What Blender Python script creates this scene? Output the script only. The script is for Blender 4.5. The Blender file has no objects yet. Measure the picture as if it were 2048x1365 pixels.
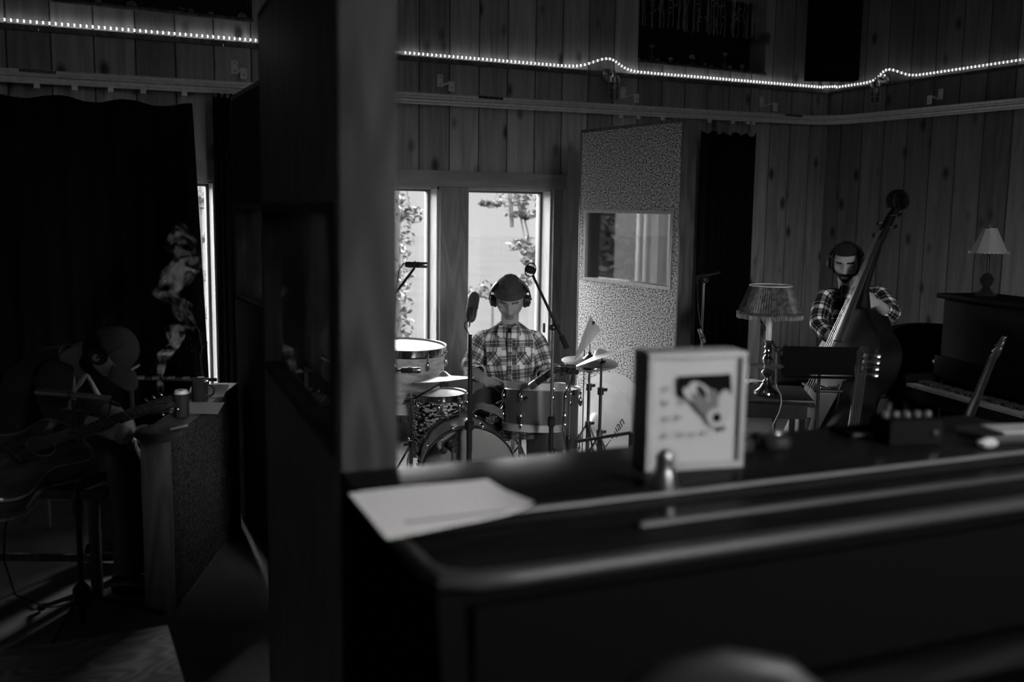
import bpy, bmesh, math, random
from math import radians, sin, cos, pi, atan2, sqrt, exp, floor
from mathutils import Vector, Matrix, noise
random.seed(7)
SC = bpy.context.scene
COL = SC.collection
# ------------------------------------------------------------------ camera
FPX = 1991.0; YAW, PIT, ROLL = radians(29.1), radians(7.5), radians(0.8)
CAM = Vector((0, 0, 1.7))
MC = Matrix.Rotation(-YAW, 3, 'Z') @ Matrix.Rotation(pi/2-PIT, 3, 'X') @ Matrix.Rotation(ROLL, 3, 'Z')
cd = bpy.data.cameras.new('camera'); cam = bpy.data.objects.new('camera', cd); COL.objects.link(cam)
cam.matrix_world = Matrix.Translation(CAM) @ MC.to_4x4()
cd.sensor_width = 36; cd.lens = 36*FPX/2048; cd.clip_start = .05; cd.clip_end = 300
cd.dof.use_dof = True; cd.dof.focus_distance = 6.1; cd.dof.aperture_fstop = 1.8
SC.camera = cam
# ------------------------------------------------------------------ sky: overcast, brighter towards the zenith
wd = bpy.data.worlds.new('sky'); SC.world = wd; wd.use_nodes = True
nt = wd.node_tree; bg = nt.nodes['Background']
tc = nt.nodes.new('ShaderNodeTexCoord'); sp = nt.nodes.new('ShaderNodeSeparateXYZ')
mr = nt.nodes.new('ShaderNodeMapRange'); mr.inputs[1].default_value = .035; mr.inputs[2].default_value = .22
mr.inputs[3].default_value = .92; mr.inputs[4].default_value = 45.0
nt.links.new(tc.outputs['Generated'], sp.inputs[0]); nt.links.new(sp.outputs[2], mr.inputs[0])
nt.links.new(mr.outputs[0], bg.inputs['Strength']); bg.inputs[0].default_value = (1, 1, 1, 1)
# low soft sun beyond the windows
sd = bpy.data.lights.new('sun', 'SUN'); sd.energy = 26.0; sd.angle = radians(12)
so = bpy.data.objects.new('sun', sd); COL.objects.link(so)
so.rotation_euler = Vector((.95, 1, .40)).to_track_quat('Z', 'Y').to_euler()
# fill light added behind the camera, in the unseen wall opening
ad = bpy.data.lights.new('rear_fill_light', 'AREA'); ad.shape = 'RECTANGLE'; ad.size = 1.4; ad.size_y = 1.2; ad.energy = 5
ao = bpy.data.objects.new('rear_fill_light', ad); COL.objects.link(ao)
ao.location = (1.9, -2.12, 2.6); ao.rotation_euler = Vector((0, -1, .25)).to_track_quat('Z', 'Y').to_euler()
SC.view_settings.view_transform = 'Standard'; SC.view_settings.look = 'None'
SC.view_settings.exposure = 0; SC.view_settings.gamma = 1; SC.view_settings.use_curve_mapping = False
SC.cycles.use_denoising = True; SC.cycles.max_bounces = 8; SC.cycles.sample_clamp_indirect = 4
# ------------------------------------------------------------------ helpers
def P(x, y, d): return CAM + MC @ (Vector(((x-1024)/FPX, (682.5-y)/FPX, -1))*d)
def onA(x, y, ax, v):
    r = MC @ Vector(((x-1024)/FPX, (682.5-y)/FPX, -1)); return CAM + r*((v-CAM[ax])/r[ax])
def onX(x, y, v): return onA(x, y, 0, v)
def onY(x, y, v): return onA(x, y, 1, v)
def onZ(x, y, v): return onA(x, y, 2, v)
def V(*a): return Vector(a)
RT = Vector((cos(YAW), -sin(YAW), 0)); FW = Vector((sin(YAW), cos(YAW), 0)); UP = Vector((0, 0, 1))
def basis(z, up=UP):
    z = z.normalized()
    if abs(z.dot(up)) > .98: up = RT
    x = up.cross(z).normalized(); y = z.cross(x)
    return x, y, z
def mat4(x, y, z, o):
    m = Matrix.Identity(4)
    for i in range(3): m[i][0], m[i][1], m[i][2], m[i][3] = x[i], y[i], z[i], o[i]
    return m
def frame(o, zdir=UP, up=UP): x, y, z = basis(zdir, up); return mat4(x, y, z, o)
def camframe(o, rz=0): return Matrix.Translation(o) @ Matrix.Rotation(-YAW+rz, 4, 'Z')   # x right, y away
# materials
def mat(name, c=.5, rough=.6, metal=0, spec=.5, noise_amt=0, noise_scale=20, bump=0, bump_scale=60, emit=None, alpha=1, trans=0, coat=0, stretch=None, ior=1.45, aniso=None):
    m = bpy.data.materials.new(name); m.use_nodes = True; t = m.node_tree; b = t.nodes['Principled BSDF']
    c3 = (c, c, c, 1)
    b.inputs['Base Color'].default_value = c3; b.inputs['Roughness'].default_value = rough; b.inputs['Metallic'].default_value = metal
    b.inputs['Specular IOR Level'].default_value = spec; b.inputs['Coat Weight'].default_value = coat; b.inputs['Coat Roughness'].default_value = .1
    b.inputs['Transmission Weight'].default_value = trans; b.inputs['Alpha'].default_value = alpha; b.inputs['IOR'].default_value = ior
    if emit is not None: b.inputs['Emission Color'].default_value = (1, 1, 1, 1); b.inputs['Emission Strength'].default_value = emit
    co = None
    def coords():
        tc = t.nodes.new('ShaderNodeTexCoord'); mp = t.nodes.new('ShaderNodeMapping'); t.links.new(tc.outputs['Object'], mp.inputs[0])
        if stretch: mp.inputs['Scale'].default_value = stretch
        return mp.outputs[0]
    if noise_amt:
        co = coords(); n = t.nodes.new('ShaderNodeTexNoise'); n.inputs['Scale'].default_value = noise_scale; n.inputs['Detail'].default_value = 5
        r = t.nodes.new('ShaderNodeMapRange'); r.inputs[1].default_value = .3; r.inputs[2].default_value = .7
        r.inputs[3].default_value = max(0, c*(1-noise_amt)); r.inputs[4].default_value = min(1, c*(1+noise_amt))
        t.links.new(co, n.inputs['Vector']); t.links.new(n.outputs[0], r.inputs[0]); t.links.new(r.outputs[0], b.inputs['Base Color'])
    if bump:
        co = co or coords(); n = t.nodes.new('ShaderNodeTexNoise'); n.inputs['Scale'].default_value = bump_scale
        bp = t.nodes.new('ShaderNodeBump'); bp.inputs['Strength'].default_value = bump; bp.inputs['Distance'].default_value = .01
        t.links.new(co, n.inputs['Vector']); t.links.new(n.outputs[0], bp.inputs['Height']); t.links.new(bp.outputs[0], b.inputs['Normal'])
    return m
def mathn(t, op, a, b=None, c=None):
    n = t.nodes.new('ShaderNodeMath'); n.operation = op
    for i, v in enumerate((a, b, c)):
        if v is None: continue
        if isinstance(v, (int, float)): n.inputs[i].default_value = v
        else: t.links.new(v, n.inputs[i])
    return n.outputs[0]
def plank_mat(name, width, c0=.2, axis='x', offset=0, grain=1, knots=1, rough=.65, lo=.6, hi=1.25):
    """upright boards: joints, tone of each board, grain and knots"""
    m = bpy.data.materials.new(name); m.use_nodes = True; t = m.node_tree; b = t.nodes['Principled BSDF']
    tc = t.nodes.new('ShaderNodeTexCoord'); s = t.nodes.new('ShaderNodeSeparateXYZ'); t.links.new(tc.outputs['Object'], s.inputs[0])
    hx = s.outputs[0] if axis == 'x' else s.outputs[1]
    q = mathn(t, 'DIVIDE', mathn(t, 'SUBTRACT', hx, offset), width)
    fr = mathn(t, 'FRACT', q); fl = mathn(t, 'FLOOR', q)
    wn = t.nodes.new('ShaderNodeTexWhiteNoise'); wn.noise_dimensions = '1D'; t.links.new(fl, wn.inputs['W'])
    edge = mathn(t, 'MINIMUM', fr, mathn(t, 'SUBTRACT', 1, fr))
    joint = t.nodes.new('ShaderNodeMapRange'); joint.inputs[1].default_value = .008; joint.inputs[2].default_value = .03; t.links.new(edge, joint.inputs[0])
    joint.inputs[3].default_value = .15
    cv = t.nodes.new('ShaderNodeCombineXYZ')
    t.links.new(mathn(t, 'MULTIPLY', hx, 22), cv.inputs[0]); t.links.new(mathn(t, 'MULTIPLY', s.outputs[2], 1.6), cv.inputs[2]); t.links.new(mathn(t, 'MULTIPLY', wn.outputs[0], 40), cv.inputs[1])
    gn = t.nodes.new('ShaderNodeTexNoise'); gn.inputs['Scale'].default_value = 1; gn.inputs['Detail'].default_value = 6; gn.inputs['Distortion'].default_value = .6; t.links.new(cv.outputs[0], gn.inputs['Vector'])
    g = t.nodes.new('ShaderNodeMapRange'); g.inputs[1].default_value = .25; g.inputs[2].default_value = .75; g.inputs[3].default_value = .6; g.inputs[4].default_value = 1.25; t.links.new(gn.outputs[0], g.inputs[0])
    # knots: stretched voronoi cells, thresholded
    kv = t.nodes.new('ShaderNodeCombineXYZ'); t.links.new(mathn(t, 'MULTIPLY', hx, 5.6), kv.inputs[0]); t.links.new(mathn(t, 'MULTIPLY', s.outputs[2], 3.1), kv.inputs[2]); t.links.new(wn.outputs[0], kv.inputs[1])
    vo = t.nodes.new('ShaderNodeTexVoronoi'); vo.inputs['Scale'].default_value = 1; vo.voronoi_dimensions = '3D'; t.links.new(kv.outputs[0], vo.inputs['Vector'])
    kz = t.nodes.new('ShaderNodeMapRange'); kz.inputs[1].default_value = .09; kz.inputs[2].default_value = .24; kz.inputs[3].default_value = .15 if knots else 1; t.links.new(vo.outputs['Distance'], kz.inputs[0])
    tone = t.nodes.new('ShaderNodeMapRange'); tone.inputs[3].default_value = lo; tone.inputs[4].default_value = hi; t.links.new(wn.outputs[0], tone.inputs[0])
    v = mathn(t, 'MULTIPLY', mathn(t, 'MULTIPLY', g.outputs[0], joint.outputs[0]), mathn(t, 'MULTIPLY', kz.outputs[0], tone.outputs[0]))
    v = mathn(t, 'MULTIPLY', v, c0)
    t.links.new(v, b.inputs['Base Color']); b.inputs['Roughness'].default_value = rough
    bp = t.nodes.new('ShaderNodeBump'); bp.inputs['Strength'].default_value = .6; bp.inputs['Distance'].default_value = .006
    t.links.new(mathn(t, 'ADD', joint.outputs[0], mathn(t, 'MULTIPLY', gn.outputs[0], .15)), bp.inputs['Height']); t.links.new(bp.outputs[0], b.inputs['Normal'])
    return m
def wood_mat(name, c0, rough=.5, axis=2, rings=7, contrast=.45, coat=0, spec=.5):
    m = bpy.data.materials.new(name); m.use_nodes = True; t = m.node_tree; b = t.nodes['Principled BSDF']
    tc = t.nodes.new('ShaderNodeTexCoord'); mp = t.nodes.new('ShaderNodeMapping'); t.links.new(tc.outputs['Object'], mp.inputs[0])
    sc = [6, 6, 6]; sc[axis] = .9; mp.inputs['Scale'].default_value = sc
    n = t.nodes.new('ShaderNodeTexNoise'); n.inputs['Scale'].default_value = 1; n.inputs['Detail'].default_value = 2; t.links.new(mp.outputs[0], n.inputs['Vector'])
    w = mathn(t, 'SINE', mathn(t, 'MULTIPLY', n.outputs[0], rings*6.28))
    n2 = t.nodes.new('ShaderNodeTexNoise'); n2.inputs['Scale'].default_value = 14; n2.inputs['Detail'].default_value = 6; t.links.new(mp.outputs[0], n2.inputs['Vector'])
    s = mathn(t, 'ADD', mathn(t, 'MULTIPLY', w, .5), n2.outputs[0])
    r = t.nodes.new('ShaderNodeMapRange'); r.inputs[1].default_value = -.2; r.inputs[2].default_value = 1.2; r.inputs[3].default_value = c0*(1-contrast); r.inputs[4].default_value = c0*(1+contrast)
    t.links.new(s, r.inputs[0]); t.links.new(r.outputs[0], b.inputs['Base Color']); b.inputs['Roughness'].default_value = rough
    b.inputs['Coat Weight'].default_value = coat; b.inputs['Specular IOR Level'].default_value = spec; b.inputs['Coat Roughness'].default_value = .15
    return m
def weave_mat(name, c=.35, dark=.08, pitch=.006):
    m = bpy.data.materials.new(name); m.use_nodes = True; t = m.node_tree; b = t.nodes['Principled BSDF']
    tc = t.nodes.new('ShaderNodeTexCoord'); s = t.nodes.new('ShaderNodeSeparateXYZ'); t.links.new(tc.outputs['Object'], s.inputs[0])
    wob = t.nodes.new('ShaderNodeTexNoise'); wob.inputs['Scale'].default_value = 45; t.links.new(tc.outputs['Object'], wob.inputs['Vector'])
    a = mathn(t, 'SINE', mathn(t, 'MULTIPLY', s.outputs[0], 6.28/pitch)); c_ = mathn(t, 'SINE', mathn(t, 'ADD', mathn(t, 'MULTIPLY', s.outputs[2], 6.28/pitch), mathn(t, 'MULTIPLY', wob.outputs[0], 6)))
    pr = mathn(t, 'MULTIPLY', a, c_)
    n = t.nodes.new('ShaderNodeTexNoise'); n.inputs['Scale'].default_value = 72; n.inputs['Detail'].default_value = 3
    mp = t.nodes.new('ShaderNodeMapping'); mp.inputs['Scale'].default_value = (1, 1, 1.6); t.links.new(tc.outputs['Object'], mp.inputs[0]); t.links.new(mp.outputs[0], n.inputs['Vector'])
    v = mathn(t, 'ADD', mathn(t, 'MULTIPLY', pr, .25), mathn(t, 'MULTIPLY', n.outputs[0], 2.4))
    r = t.nodes.new('ShaderNodeMapRange'); r.inputs[1].default_value = .98; r.inputs[2].default_value = 1.42; r.inputs[3].default_value = dark; r.inputs[4].default_value = c
    t.links.new(v, r.inputs[0]); t.links.new(r.outputs[0], b.inputs['Base Color']); b.inputs['Roughness'].default_value = .95; b.inputs['Specular IOR Level'].default_value = .1
    bp = t.nodes.new('ShaderNodeBump'); bp.inputs['Strength'].default_value = .5; bp.inputs['Distance'].default_value = .002; t.links.new(v, bp.inputs['Height']); t.links.new(bp.outputs[0], b.inputs['Normal'])
    return m
def plaid_mat(name, base, dark, light, pu=.075, pv=.075, wl=.3):
    """woven check from the UV map (metres around / along the cloth)"""
    m = bpy.data.materials.new(name); m.use_nodes = True; t = m.node_tree; b = t.nodes['Principled BSDF']
    uv = t.nodes.new('ShaderNodeUVMap'); s = t.nodes.new('ShaderNodeSeparateXYZ'); t.links.new(uv.outputs[0], s.inputs[0])
    def bands(x, p):
        f = mathn(t, 'FRACT', mathn(t, 'DIVIDE', x, p)); rp = t.nodes.new('ShaderNodeValToRGB'); e = rp.color_ramp; e.interpolation = 'CONSTANT'
        stops = [(0, light), (wl, base), (wl+.08, dark), (wl+.16, base), (wl+.24, dark), (.78, light), (.82, dark), (.94, base)]
        e.elements[0].position = 0; e.elements[0].color = (light,)*3+(1,)
        e.elements[1].position = stops[1][0]; e.elements[1].color = (base,)*3+(1,)
        for p_, c_ in stops[2:]:
            x_ = e.elements.new(min(p_, .99)); x_.color = (c_,)*3+(1,)
        t.links.new(f, rp.inputs[0]); return rp.outputs[0]
    A, B = bands(s.outputs[0], pu), bands(s.outputs[1], pv)
    k = mathn(t, 'ADD', mathn(t, 'MULTIPLY', mathn(t, 'MULTIPLY', A, B), 1.7), mathn(t, 'MULTIPLY', mathn(t, 'ADD', A, B), .16))
    t.links.new(k, b.inputs['Base Color']); b.inputs['Roughness'].default_value = .9; b.inputs['Specular IOR Level'].default_value = .15
    tc = t.nodes.new('ShaderNodeTexCoord'); n = t.nodes.new('ShaderNodeTexNoise'); n.inputs['Scale'].default_value = 16; n.inputs['Detail'].default_value = 3; n.inputs['Distortion'].default_value = 1.2; t.links.new(tc.outputs['Object'], n.inputs['Vector'])
    bp = t.nodes.new('ShaderNodeBump'); bp.inputs['Strength'].default_value = .7; bp.inputs['Distance'].default_value = .02; t.links.new(n.outputs[0], bp.inputs['Height']); t.links.new(bp.outputs[0], b.inputs['Normal'])
    return m
def glass_mat(name, tint=.95, rough=0.0):
    """thin pane: clear with the mirror reflection of glass, lets light through"""
    m = bpy.data.materials.new(name); m.use_nodes = True; t = m.node_tree; t.nodes.remove(t.nodes['Principled BSDF'])
    out = t.nodes['Material Output']; tr = t.nodes.new('ShaderNodeBsdfTransparent'); tr.inputs[0].default_value = (tint,)*3+(1,)
    gl = t.nodes.new('ShaderNodeBsdfGlossy'); gl.inputs['Roughness'].default_value = rough; fr = t.nodes.new('ShaderNodeFresnel'); fr.inputs[0].default_value = 1.6
    mx = t.nodes.new('ShaderNodeMixShader'); k = mathn(t, 'MINIMUM', mathn(t, 'MULTIPLY', fr.outputs[0], 1.8), .8)
    t.links.new(k, mx.inputs[0]); t.links.new(tr.outputs[0], mx.inputs[1]); t.links.new(gl.outputs[0], mx.inputs[2]); t.links.new(mx.outputs[0], out.inputs[0])
    return m
# mesh builder
class MB:
    def __init__(s): s.v = []; s.f = []; s.uv = []
    def add(s, verts, faces, uvs=None, M=None):
        o = len(s.v)
        s.v += [(M @ Vector(v)) if M is not None else Vector(v) for v in verts]
        for i, f in enumerate(faces):
            s.f.append([k+o for k in f]); s.uv.append(uvs[i] if uvs else None)
        return s
    def box(s, c, sz, M=None, bev=0):
        if bev:
            bm = bmesh.new(); bmesh.ops.create_cube(bm, size=1); bmesh.ops.scale(bm, vec=sz, verts=bm.verts)
            bmesh.ops.bevel(bm, geom=bm.edges[:]+bm.verts[:], offset=min(bev, min(sz)*.45), segments=2, affect='EDGES', profile=.6)
            bmesh.ops.translate(bm, vec=c, verts=bm.verts)
            s.add([v.co.copy() for v in bm.verts], [[v.index for v in f.verts] for f in bm.faces], None, M); bm.free(); return s
        x, y, z = [k/2 for k in sz]; c = Vector(c)
        vs = [c+Vector((i*x, j*y, k*z)) for i in (-1, 1) for j in (-1, 1) for k in (-1, 1)]
        return s.add(vs, [(0, 1, 3, 2), (4, 6, 7, 5), (0, 4, 5, 1), (2, 3, 7, 6), (0, 2, 6, 4), (1, 5, 7, 3)], None, M)
    def beam(s, a, b, w, h, up=UP, bev=0):
        a, b = Vector(a), Vector(b); x, y, z = basis(b-a, up)
        return s.box((0, 0, (b-a).length/2), (w, h, (b-a).length), mat4(x, y, z, a), bev)
    def lathe(s, prof, M=None, n=24, cap=True):
        """prof: (radius, z) list"""
        vs = []; fs = []
        for r, z in prof:
            for i in range(n): a = 2*pi*i/n; vs.append((r*cos(a), r*sin(a), z))
        for j in range(len(prof)-1):
            for i in range(n): k = (i+1) % n; fs.append((j*n+i, j*n+k, (j+1)*n+k, (j+1)*n+i))
        if cap:
            if prof[0][0] > 1e-5: fs.append(tuple(range(n-1, -1, -1)))
            if prof[-1][0] > 1e-5: fs.append(tuple((len(prof)-1)*n+i for i in range(n)))
        return s.add(vs, fs, None, M)
    def cyl(s, a, b, r, r2=None, n=16):
        a, b = Vector(a), Vector(b); return s.lathe([(r, 0), (r if r2 is None else r2, (b-a).length)], frame(a, b-a), n)
    def sphere(s, c, r, n=14, M=None):
        if isinstance(r, (int, float)): r = (r, r, r)
        vs = []; fs = []; m = n//2+1
        for j in range(m+1):
            t = pi*j/m
            for i in range(n): a = 2*pi*i/n; vs.append((c[0]+r[0]*sin(t)*cos(a), c[1]+r[1]*sin(t)*sin(a), c[2]-r[2]*cos(t)))
        for j in range(m):
            for i in range(n): k = (i+1) % n; fs.append((j*n+i, j*n+k, (j+1)*n+k, (j+1)*n+i))
        return s.add(vs, fs, None, M)
    def loft(s, pts, rad, side=None, n=14, cap=True, uvo=(0, 0), sq=2.0, jit=0, closed=False):
        """skin of elliptical rings along pts; rad: r or (rx, ry) each; side: direction of rx; UV in metres"""
        pts = [Vector(p) for p in pts]; rad = [(r, r) if isinstance(r, (int, float)) else r for r in rad]
        m = len(pts); vs = []; fs = []; us = []; L = 0; prev = None; Ls = []
        for j in range(m):
            if closed: d = pts[(j+1) % m]-pts[j-1]
            else: d = pts[min(j+1, m-1)]-pts[max(j-1, 0)]
            d = d.normalized() if d.length > 1e-9 else UP
            if side is not None: x = (side-d*side.dot(d))
            elif prev is not None: x = prev-d*prev.dot(d)
            else: x = basis(d)[0]
            x = x.normalized(); y = d.cross(x); prev = x
            if j: L += (pts[j]-pts[j-1]).length
            Ls.append(L)
            for i in range(n):
                a = 2*pi*i/n; ca, sa = cos(a), sin(a)
                e = 2.0/sq; ca = abs(ca)**e*(1 if ca >= 0 else -1); sa = abs(sa)**e*(1 if sa >= 0 else -1)
                p = pts[j]+x*rad[j][0]*ca+y*rad[j][1]*sa
                if jit: p += (p-pts[j]).normalized()*jit*noise.noise(p*9)
                vs.append(p)
        per = [pi*(r[0]+r[1]) for r in rad]; R0 = max(per)
        for j in range(m if closed else m-1):
            j2 = (j+1) % m
            for i in range(n):
                k = (i+1) % n; fs.append((j*n+i, j*n+k, j2*n+k, j2*n+i))
                u0, u1 = uvo[0]+R0*i/n, uvo[0]+R0*(i+1)/n; v0, v1 = uvo[1]+Ls[j], uvo[1]+(Ls[j2] if j2 else L)
                us.append([(u0, v0), (u1, v0), (u1, v1), (u0, v1)])
        if cap and not closed:
            fs.append(tuple(range(n-1, -1, -1))); us.append(None); fs.append(tuple((m-1)*n+i for i in range(n))); us.append(None)
        return s.add(vs, fs, us)
    def tube(s, pts, r, n=8): return s.loft(pts, [r]*len(pts) if isinstance(r, (int, float)) else r, n=n)
    def torus(s, c, R, r, M=None, n=28, m=8, a0=0, a1=2*pi):
        full = abs(a1-a0-2*pi) < 1e-6; N = n if full else n+1
        pts = [Vector(c)+Vector((R*cos(a0+(a1-a0)*i/n), R*sin(a0+(a1-a0)*i/n), 0)) for i in range(N)]
        if M is not None: pts = [M @ p for p in pts]; sd = (M.to_3x3() @ UP).normalized()
        else: sd = UP
        return s.loft(pts, [r]*N, side=sd, n=m, closed=full)
    def prism(s, poly, t, M=None, z0=0):
        """poly in XY, extruded from z0 to z0+t"""
        n = len(poly); vs = [(x, y, z0) for x, y in poly]+[(x, y, z0+t) for x, y in poly]
        fs = [tuple(range(n-1, -1, -1)), tuple(range(n, 2*n))]+[(i, (i+1) % n, n+(i+1) % n, n+i) for i in range(n)]
        return s.add(vs, fs, None, M)
    def grid(s, fn, nu, nv, thick=0):
        """fn(u,v) in 0..1 -> point; a sheet (with thickness)"""
        g = [[Vector(fn(i/nu, j/nv)) for i in range(nu+1)] for j in range(nv+1)]; vs = [p for r in g for p in r]; w = nu+1; fs = []; us = []
        for j in range(nv):
            for i in range(nu): fs.append((j*w+i, j*w+i+1, (j+1)*w+i+1, (j+1)*w+i)); us.append([(i/nu, j/nv), ((i+1)/nu, j/nv), ((i+1)/nu, (j+1)/nv), (i/nu, (j+1)/nv)])
        if thick:
            ns = []
            for j in range(nv+1):
                for i in range(nu+1):
                    du = g[j][min(i+1, nu)]-g[j][max(i-1, 0)]; dv = g[min(j+1, nv)][i]-g[max(j-1, 0)][i]; ns.append(du.cross(dv).normalized())
            N = len(vs); vs2 = [p-n_*thick for p, n_ in zip(vs, ns)]
            f2 = [tuple(k+N for k in reversed(f)) for f in fs]; u2 = [list(reversed(u)) for u in us]
            B = [j*w for j in range(nv+1)], [j*w+nu for j in range(nv+1)]; rim = []
            for i in range(nu): rim.append((i+1, i, i+N, i+1+N)); a = nv*w+i; rim.append((a, a+1, a+1+N, a+N))
            for j in range(nv): a, b = B[0][j], B[0][j+1]; rim.append((a, b, b+N, a+N)); a, b = B[1][j], B[1][j+1]; rim.append((b, a, a+N, b+N))
            vs += vs2; fs += f2+rim; us += u2+[None]*len(rim)
        return s.add(vs, fs, us)
    def build(s, name, m, parent=None, world=False, smooth=35):
        me = bpy.data.meshes.new(name)
        T = MW[parent.name].inverted() if (parent is not None and world) else None
        me.from_pydata([tuple(T @ v) if T else tuple(v) for v in s.v], [], s.f)
        if any(s.uv):
            ul = me.uv_layers.new(name='UVMap').data; k = 0
            for f, u in zip(s.f, s.uv):
                for q in range(len(f)): ul[k].uv = u[q] if u else (0, 0); k += 1
        elif m and 'flannel' in m.name:
            ul = me.uv_layers.new(name='UVMap').data; k = 0
            for f in s.f:
                for q in f: ul[k].uv = (s.v[q].dot(RT), s.v[q].z); k += 1
        me.validate(); me.update()
        if smooth:
            me.polygons.foreach_set('use_smooth', [True]*len(me.polygons)); me.set_sharp_from_angle(angle=radians(smooth))
        if m: me.materials.append(m)
        o = bpy.data.objects.new(name, me); COL.objects.link(o); MW[o.name] = Matrix.Identity(4)
        if parent is not None: o.parent = parent; MW[o.name] = MW[parent.name].copy()
        return o
MW = {}
def tag(o, label=None, cat=None, group=None, kind=None):
    if label: o['label'] = label
    if cat: o['category'] = cat
    if group: o['group'] = group
    if kind: o['kind'] = kind
    return o
def thing(name, label, cat, M=None, group=None):
    """an Empty at the base of the thing; M is its place (Matrix or point)"""
    if M is None: M = Matrix.Identity(4)
    if isinstance(M, Vector): M = Matrix.Translation(M)
    o = bpy.data.objects.new(name, None); COL.objects.link(o); o.empty_display_size = .05; o.matrix_world = M; MW[o.name] = M.copy()
    return tag(o, label, cat, group)
def structure(name, mb, m, parent=None):
    o = mb.build(name, m, parent)
    if parent is None: o['kind'] = 'structure'
    return o
def dup(root, M, label=None, name=None):
    def cp(o, par):
        c = o.copy(); COL.objects.link(c)
        if par is not None: c.parent = par
        for ch in list(o.children): cp(ch, c)
        return c
    r = cp(root, None); r.matrix_world = M; MW[r.name] = M.copy()
    if label: r['label'] = label
    return r
def move(root, M): root.matrix_world = M; MW[root.name] = M.copy()
# ================================================================== materials
M_wall = plank_mat('stained_pine_boards', .243, .44, 'x', .07)
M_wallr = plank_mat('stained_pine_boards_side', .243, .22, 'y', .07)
M_trim = wood_mat('pine_trim', .26, .6, contrast=.22)
M_trimx = wood_mat('pine_header_board', .32, .6, axis=0, contrast=.15, rings=3)
M_jamb = wood_mat('pale_pine_jamb', .42, .5, contrast=.12)
M_dkwood = wood_mat('dark_stained_board', .09, .5)
M_black = mat('black_fabric', .009, .95, spec=0)
M_blk = mat('black_plastic', .02, .45)
M_blkm = mat('black_metal', .02, .35, spec=.6)
M_chrome = mat('chrome', .75, .12, 1)
M_steel = mat('brushed_steel', .55, .3, 1)
M_alu = mat('aluminium', .9, .4, .15, noise_amt=.12, noise_scale=30)
M_weave = weave_mat('coarse_woven_fabric', .88, .05, .014)
M_weaved = weave_mat('dark_woven_fabric', .09, .02)
M_glass = glass_mat('window_glass')
M_paper = mat('white_paper', .8, .8, spec=.2); _t = M_paper.node_tree; _b = _t.nodes['Principled BSDF']; _l = _t.nodes.new('ShaderNodeBsdfTranslucent'); _l.inputs[0].default_value = (.8, .8, .8, 1); _m = _t.nodes.new('ShaderNodeMixShader'); _m.inputs[0].default_value = .4
_t.links.new(_b.outputs[0], _m.inputs[1]); _t.links.new(_l.outputs[0], _m.inputs[2]); _t.links.new(_m.outputs[0], _t.nodes['Material Output'].inputs[0])
M_sash = mat('grey_painted_sash', .22, .6)
M_skin = mat('skin', .48, .5, noise_amt=.1, noise_scale=30, bump=.15, bump_scale=120)
M_lac = mat('black_lacquer', .012, .22, spec=.6, coat=.5)
M_head = mat('drum_head', .55, .5, noise_amt=.08, noise_scale=8)
M_brass = mat('bronze_cymbal', .6, .28, 1, noise_amt=.15, noise_scale=12)
M_white = mat('white_paint', .75, .6)
M_rubber = mat('black_rubber', .015, .8)
# ================================================================== room
D, RX, LX, RY, CZ = 6.8, 7.09, -3.0, -2.0, 4.3
WT = .22
flr = MB().box(((LX+RX)/2, (D+RY)/2, -.05), (RX-LX, D-RY, .1))
M_floor = mat('worn_painted_floor', .17, .55, noise_amt=.35, noise_scale=2.2, bump=.1, bump_scale=30)
structure('floor', flr, M_floor)
structure('ceiling', MB().box(((LX+RX)/2, (D+RY)/2, CZ+.05), (RX-LX+.4, D-RY+.4, .1)), M_dkwood)
# window openings in the back wall (x0, x1), z 0.42..1.86
xA1 = onY(878, 376, D).x; xB0 = onY(933.5, 377, D).x; xB1 = onY(1105, 380, D).x; xC1 = onY(434, 500, D).x
wz0, wz1 = .40, 1.865
OP = [(xC1-.75, xC1), (xA1-.75, xA1), (xB0, xB1), (onY(1184, 400, D).x, onY(1322, 400, D).x)]
w = MB()
def wbox(x0, x1, z0, z1): w.box(((x0+x1)/2, D+WT/2, (z0+z1)/2), (x1-x0, WT, z1-z0))
wbox(LX-WT, RX+WT, 0, wz0); 
# upper alcoves (recesses) carry dried flowers
UA = [(onY(105, 60, D).x, onY(505, 60, D).x, 2.93, 3.55), (onY(1276, 100, D).x, onY(1531, 100, D).x, 2.93, 3.55)]
wbox(LX-WT, RX+WT, wz1, 2.93); wbox(LX-WT, RX+WT, 3.55, CZ)
xs = LX-WT
for a, b, _, _ in UA: wbox(xs, a, 2.93, 3.55); xs = b
wbox(xs, RX+WT, 2.93, 3.55)
xs = LX-WT
for a, b in OP: wbox(xs, a, wz0, wz1); xs = b
wbox(xs, RX+WT, wz0, wz1)
structure('wall_back', w, M_wall)
M_void = mat('dark_backing', .006, .6)
for i, (a, b, z0, z1) in enumerate(UA):
    s_ = structure('window_%d' % (5+i), MB().box(((a+b)/2, D+WT-.01, (z0+z1)/2), (b-a, .02, z1-z0)), M_void)
    structure('sill', MB().box(((a+b)/2, D+WT/2-.015, z0-.012), (b-a, WT+.03, .024), bev=.004), M_dkwood, s_)
structure('wall_right', MB().box((RX+.1, (D+RY)/2, CZ/2), (.2, D-RY+.4, CZ)), M_wallr)
structure('wall_left', MB().box((LX-.1, (D+RY)/2, CZ/2), (.2, D-RY+.4, CZ)), M_wallr)
w = MB()
rw = (1.35, 2.55, 2.05, 3.25)  # unseen opening, added to let sky light in from behind the camera
for a, b, z0, z1 in ((LX, rw[0], 0, CZ), (rw[1], RX, 0, CZ), (rw[0], rw[1], 0, rw[2]), (rw[0], rw[1], rw[3], CZ)):
    w.box(((a+b)/2, RY-.1, (z0+z1)/2), (b-a, .2, z1-z0))
structure('wall_rear', w, M_wall)
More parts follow.
